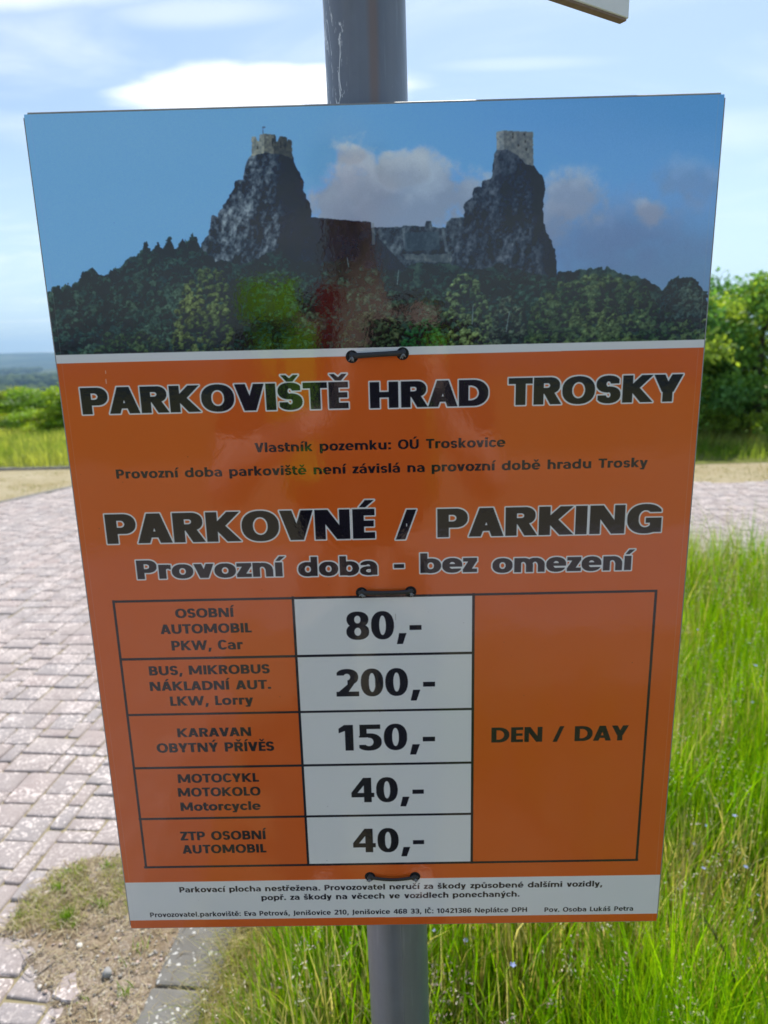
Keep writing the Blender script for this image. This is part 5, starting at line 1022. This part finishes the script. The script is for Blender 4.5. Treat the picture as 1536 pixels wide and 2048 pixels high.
# face
def ball(name, x, y, z, rx, ry, rz, mat, par):
    bm = bmesh.new(); bmesh.ops.create_uvsphere(bm, u_segments=14, v_segments=10, radius=1)
    for v in bm.verts: v.co = Vector((v.co.x*rx+x, v.co.y*ry+y, v.co.z*rz+z))
    return link(name, bm_mesh(name, bm, True), mat, par)
M_EYE = mat_plain('eye_white', (.75, .74, .72), .3, .5); M_LIP = mat_plain('lips', (.45, .2, .17), .5)
for s in (1, -1):
    ball('eye', .031*s, .108, 1.752, .013, .012, .009, M_EYE, body); ball('ear', .080*s, .03, 1.745, .010, .020, .032, M_SKIN, body)
bm = bmesh.new(); bm_tube(bm, [(0, .112, 1.765), (0, .126, 1.742), (0, .140, 1.722), (0, .122, 1.712)], [.008, .011, .015, .012], 10); link('nose', bm_mesh('nose', bm, True), M_SKIN, body); ball('mouth', 0, .108, 1.684, .026, .010, .006, M_LIP, body)
bm = bmesh.new(); bmesh.ops.create_uvsphere(bm, u_segments=24, v_segments=16, radius=1)
for v in list(bm.verts):
    v.co = Vector((v.co.x*.088, v.co.y*.108+.018, v.co.z*.098+1.775))+mnoise.noise_vector(v.co*3)*.004
bmesh.ops.delete(bm, geom=[v for v in bm.verts if v.co.z < 1.73 or (v.co.y > .06 and v.co.z < 1.805)], context='VERTS'); link('hair', bm_mesh('hair', bm, True), M_HAIR, body)
# clothes
sh = {k: (n[k][0], tuple(r*1.10+.006 for r in (n[k][1] if isinstance(n[k][1], tuple) else (n[k][1],)*2))) for k in ('pelvis', 'belly', 'chest', 'upper', 'shr', 'shl')}
sh['pelvis'] = ((0, 0, .96), (.172, .126)); sh['upper'] = ((0, -.01, 1.475), (.15, .098)); sh['col'] = ((0, .0, 1.545), (.068, .066)); E2 = [('pelvis', 'belly'), ('belly', 'chest'), ('chest', 'upper'), ('upper', 'col'), ('upper', 'shr'), ('upper', 'shl')]
for sgn, s in ((1, 'r'), (-1, 'l')): a_, b_ = Vector(n['sh'+s][0]), Vector(n['el'+s][0]); c = a_.lerp(b_, .55); sh['sl'+s] = (tuple(c), .062); E2.append(('sh'+s, 'sl'+s))
for sgn, s in ((1, 'r'), (-1, 'l')):
    a_, b_, c_ = (Vector(n[k+s][0]) for k in ('sh', 'el', 'fa')); sl = {'a': (tuple(a_.lerp(b_, .02)+Vector((0, 0, .008))), .070), 'b': (tuple(a_.lerp(b_, .4)), .064), 'c': (tuple(a_.lerp(b_, .72)), .060)}
    link('jacket_sleeve', skin_mesh('jacket_sleeve', sl, [('a', 'b'), ('b', 'c')]), M_SHIRT, ph)
shirt = link('shirt', skin_mesh('shirt', sh, E2), M_SHIRT, ph)
tn = {'w': ((0, 0, 1.0), (.162, .118)), 'p': ((0, 0, .93), (.165, .122))}; E3 = [('w', 'p')]
for sgn, s in ((1, 'r'), (-1, 'l')):
    tn['h'+s] = ((.095*sgn, 0, .86), .098); tn['k'+s] = ((.11*sgn, .015, .50), .070); tn['a'+s] = ((.12*sgn, -.01, .10), .056); E3 += [('p', 'h'+s), ('h'+s, 'k'+s), ('k'+s, 'a'+s)]
    ball('shoe', .128*sgn, .055, .045, .052, .145, .045, M_SHOE, ph)
link('trousers', skin_mesh('trousers', tn, E3), M_TR, ph)
# vest: two shoulder bands down the front, and the back panel
def band(x0, x1, name='vest_panel', mat=None, z0=1.06, z1=1.545, yoff=.0, back=False):
    bm = bmesh.new(); cols = 6; rows = 14; G = []
    for i in range(rows+1):
        z = z0+(z1-z0)*i/rows; row = []
        for j in range(cols+1):
            x = x0+(x1-x0)*j/cols; k = 1-min(1, max(0, (z-1.44)/.13))**2*.72; y = (.142*math.sqrt(max(.05, 1-(x/.235)**2))*k+.012+yoff)*(1 if not back else -1); row.append(bm.verts.new((x, y, z)))
        G.append(row)
    for i in range(rows):
        for j in range(cols): bm.faces.new((G[i][j], G[i][j+1], G[i+1][j+1], G[i+1][j]))
    bmesh.ops.solidify(bm, geom=bm.faces[:], thickness=.004); return link(name, bm_mesh(name, bm, True), mat or M_VEST, ph)
band(-.222, -.168, z0=1.20, z1=1.48); band(-.145, -.075, z0=1.17, z1=1.48); band(.145, .200, z0=1.28, z1=1.46); band(-.228, -.17, z0=1.495, z1=1.57, yoff=.03); band(-.165, -.105, z0=1.495, z1=1.57, yoff=.03); band(-.19, .19, 'vest_back', None, 1.06, 1.54, 0, True)
band(-.068, -.030, 'lanyard', M_RED, 1.44, 1.55, .012)
# the phone, its lens just behind the picture plane of this view
phone = empty('phone', (0, -.016, EYE-.022)); tag(phone, 'black phone held up in both hands towards the orange board', 'phone')
bm = bmesh.new(); bm_box(bm, -.037+.0, -.0045, -.079, .037, .0045, .079, .004, 3); link('case', bm_mesh('case', bm, True), MAT_PLAS, phone)
bm = bmesh.new(); bm_box(bm, -.034, -.0052, -.075, .034, -.0046, .075); m = Mat('phone_glass'); m.set(Base_Color=(.01, .01, .012), Roughness=.08); link('screen', bm_mesh('screen', bm), m.m, phone)
# ------------------------------------------------------------------ the air
bm = bmesh.new(); bm_box(bm, -10300, -10300, -110, 10300, 10300, 260); hz_o = link('haze', bm_mesh('haze', bm)); tag(hz_o, kind='stuff')
hm = bpy.data.materials.new('air'); hm.use_nodes = True; t = hm.node_tree; t.nodes.clear(); o_ = t.nodes.new('ShaderNodeOutputMaterial'); v_ = t.nodes.new('ShaderNodeVolumePrincipled'); v_.inputs['Color'].default_value = (.46, .72, 1, 1); v_.inputs['Density'].default_value = 1.3e-4; v_.inputs['Anisotropy'].default_value = .45
t.links.new(v_.outputs[0], o_.inputs['Volume']); hz_o.data.materials.append(hm)
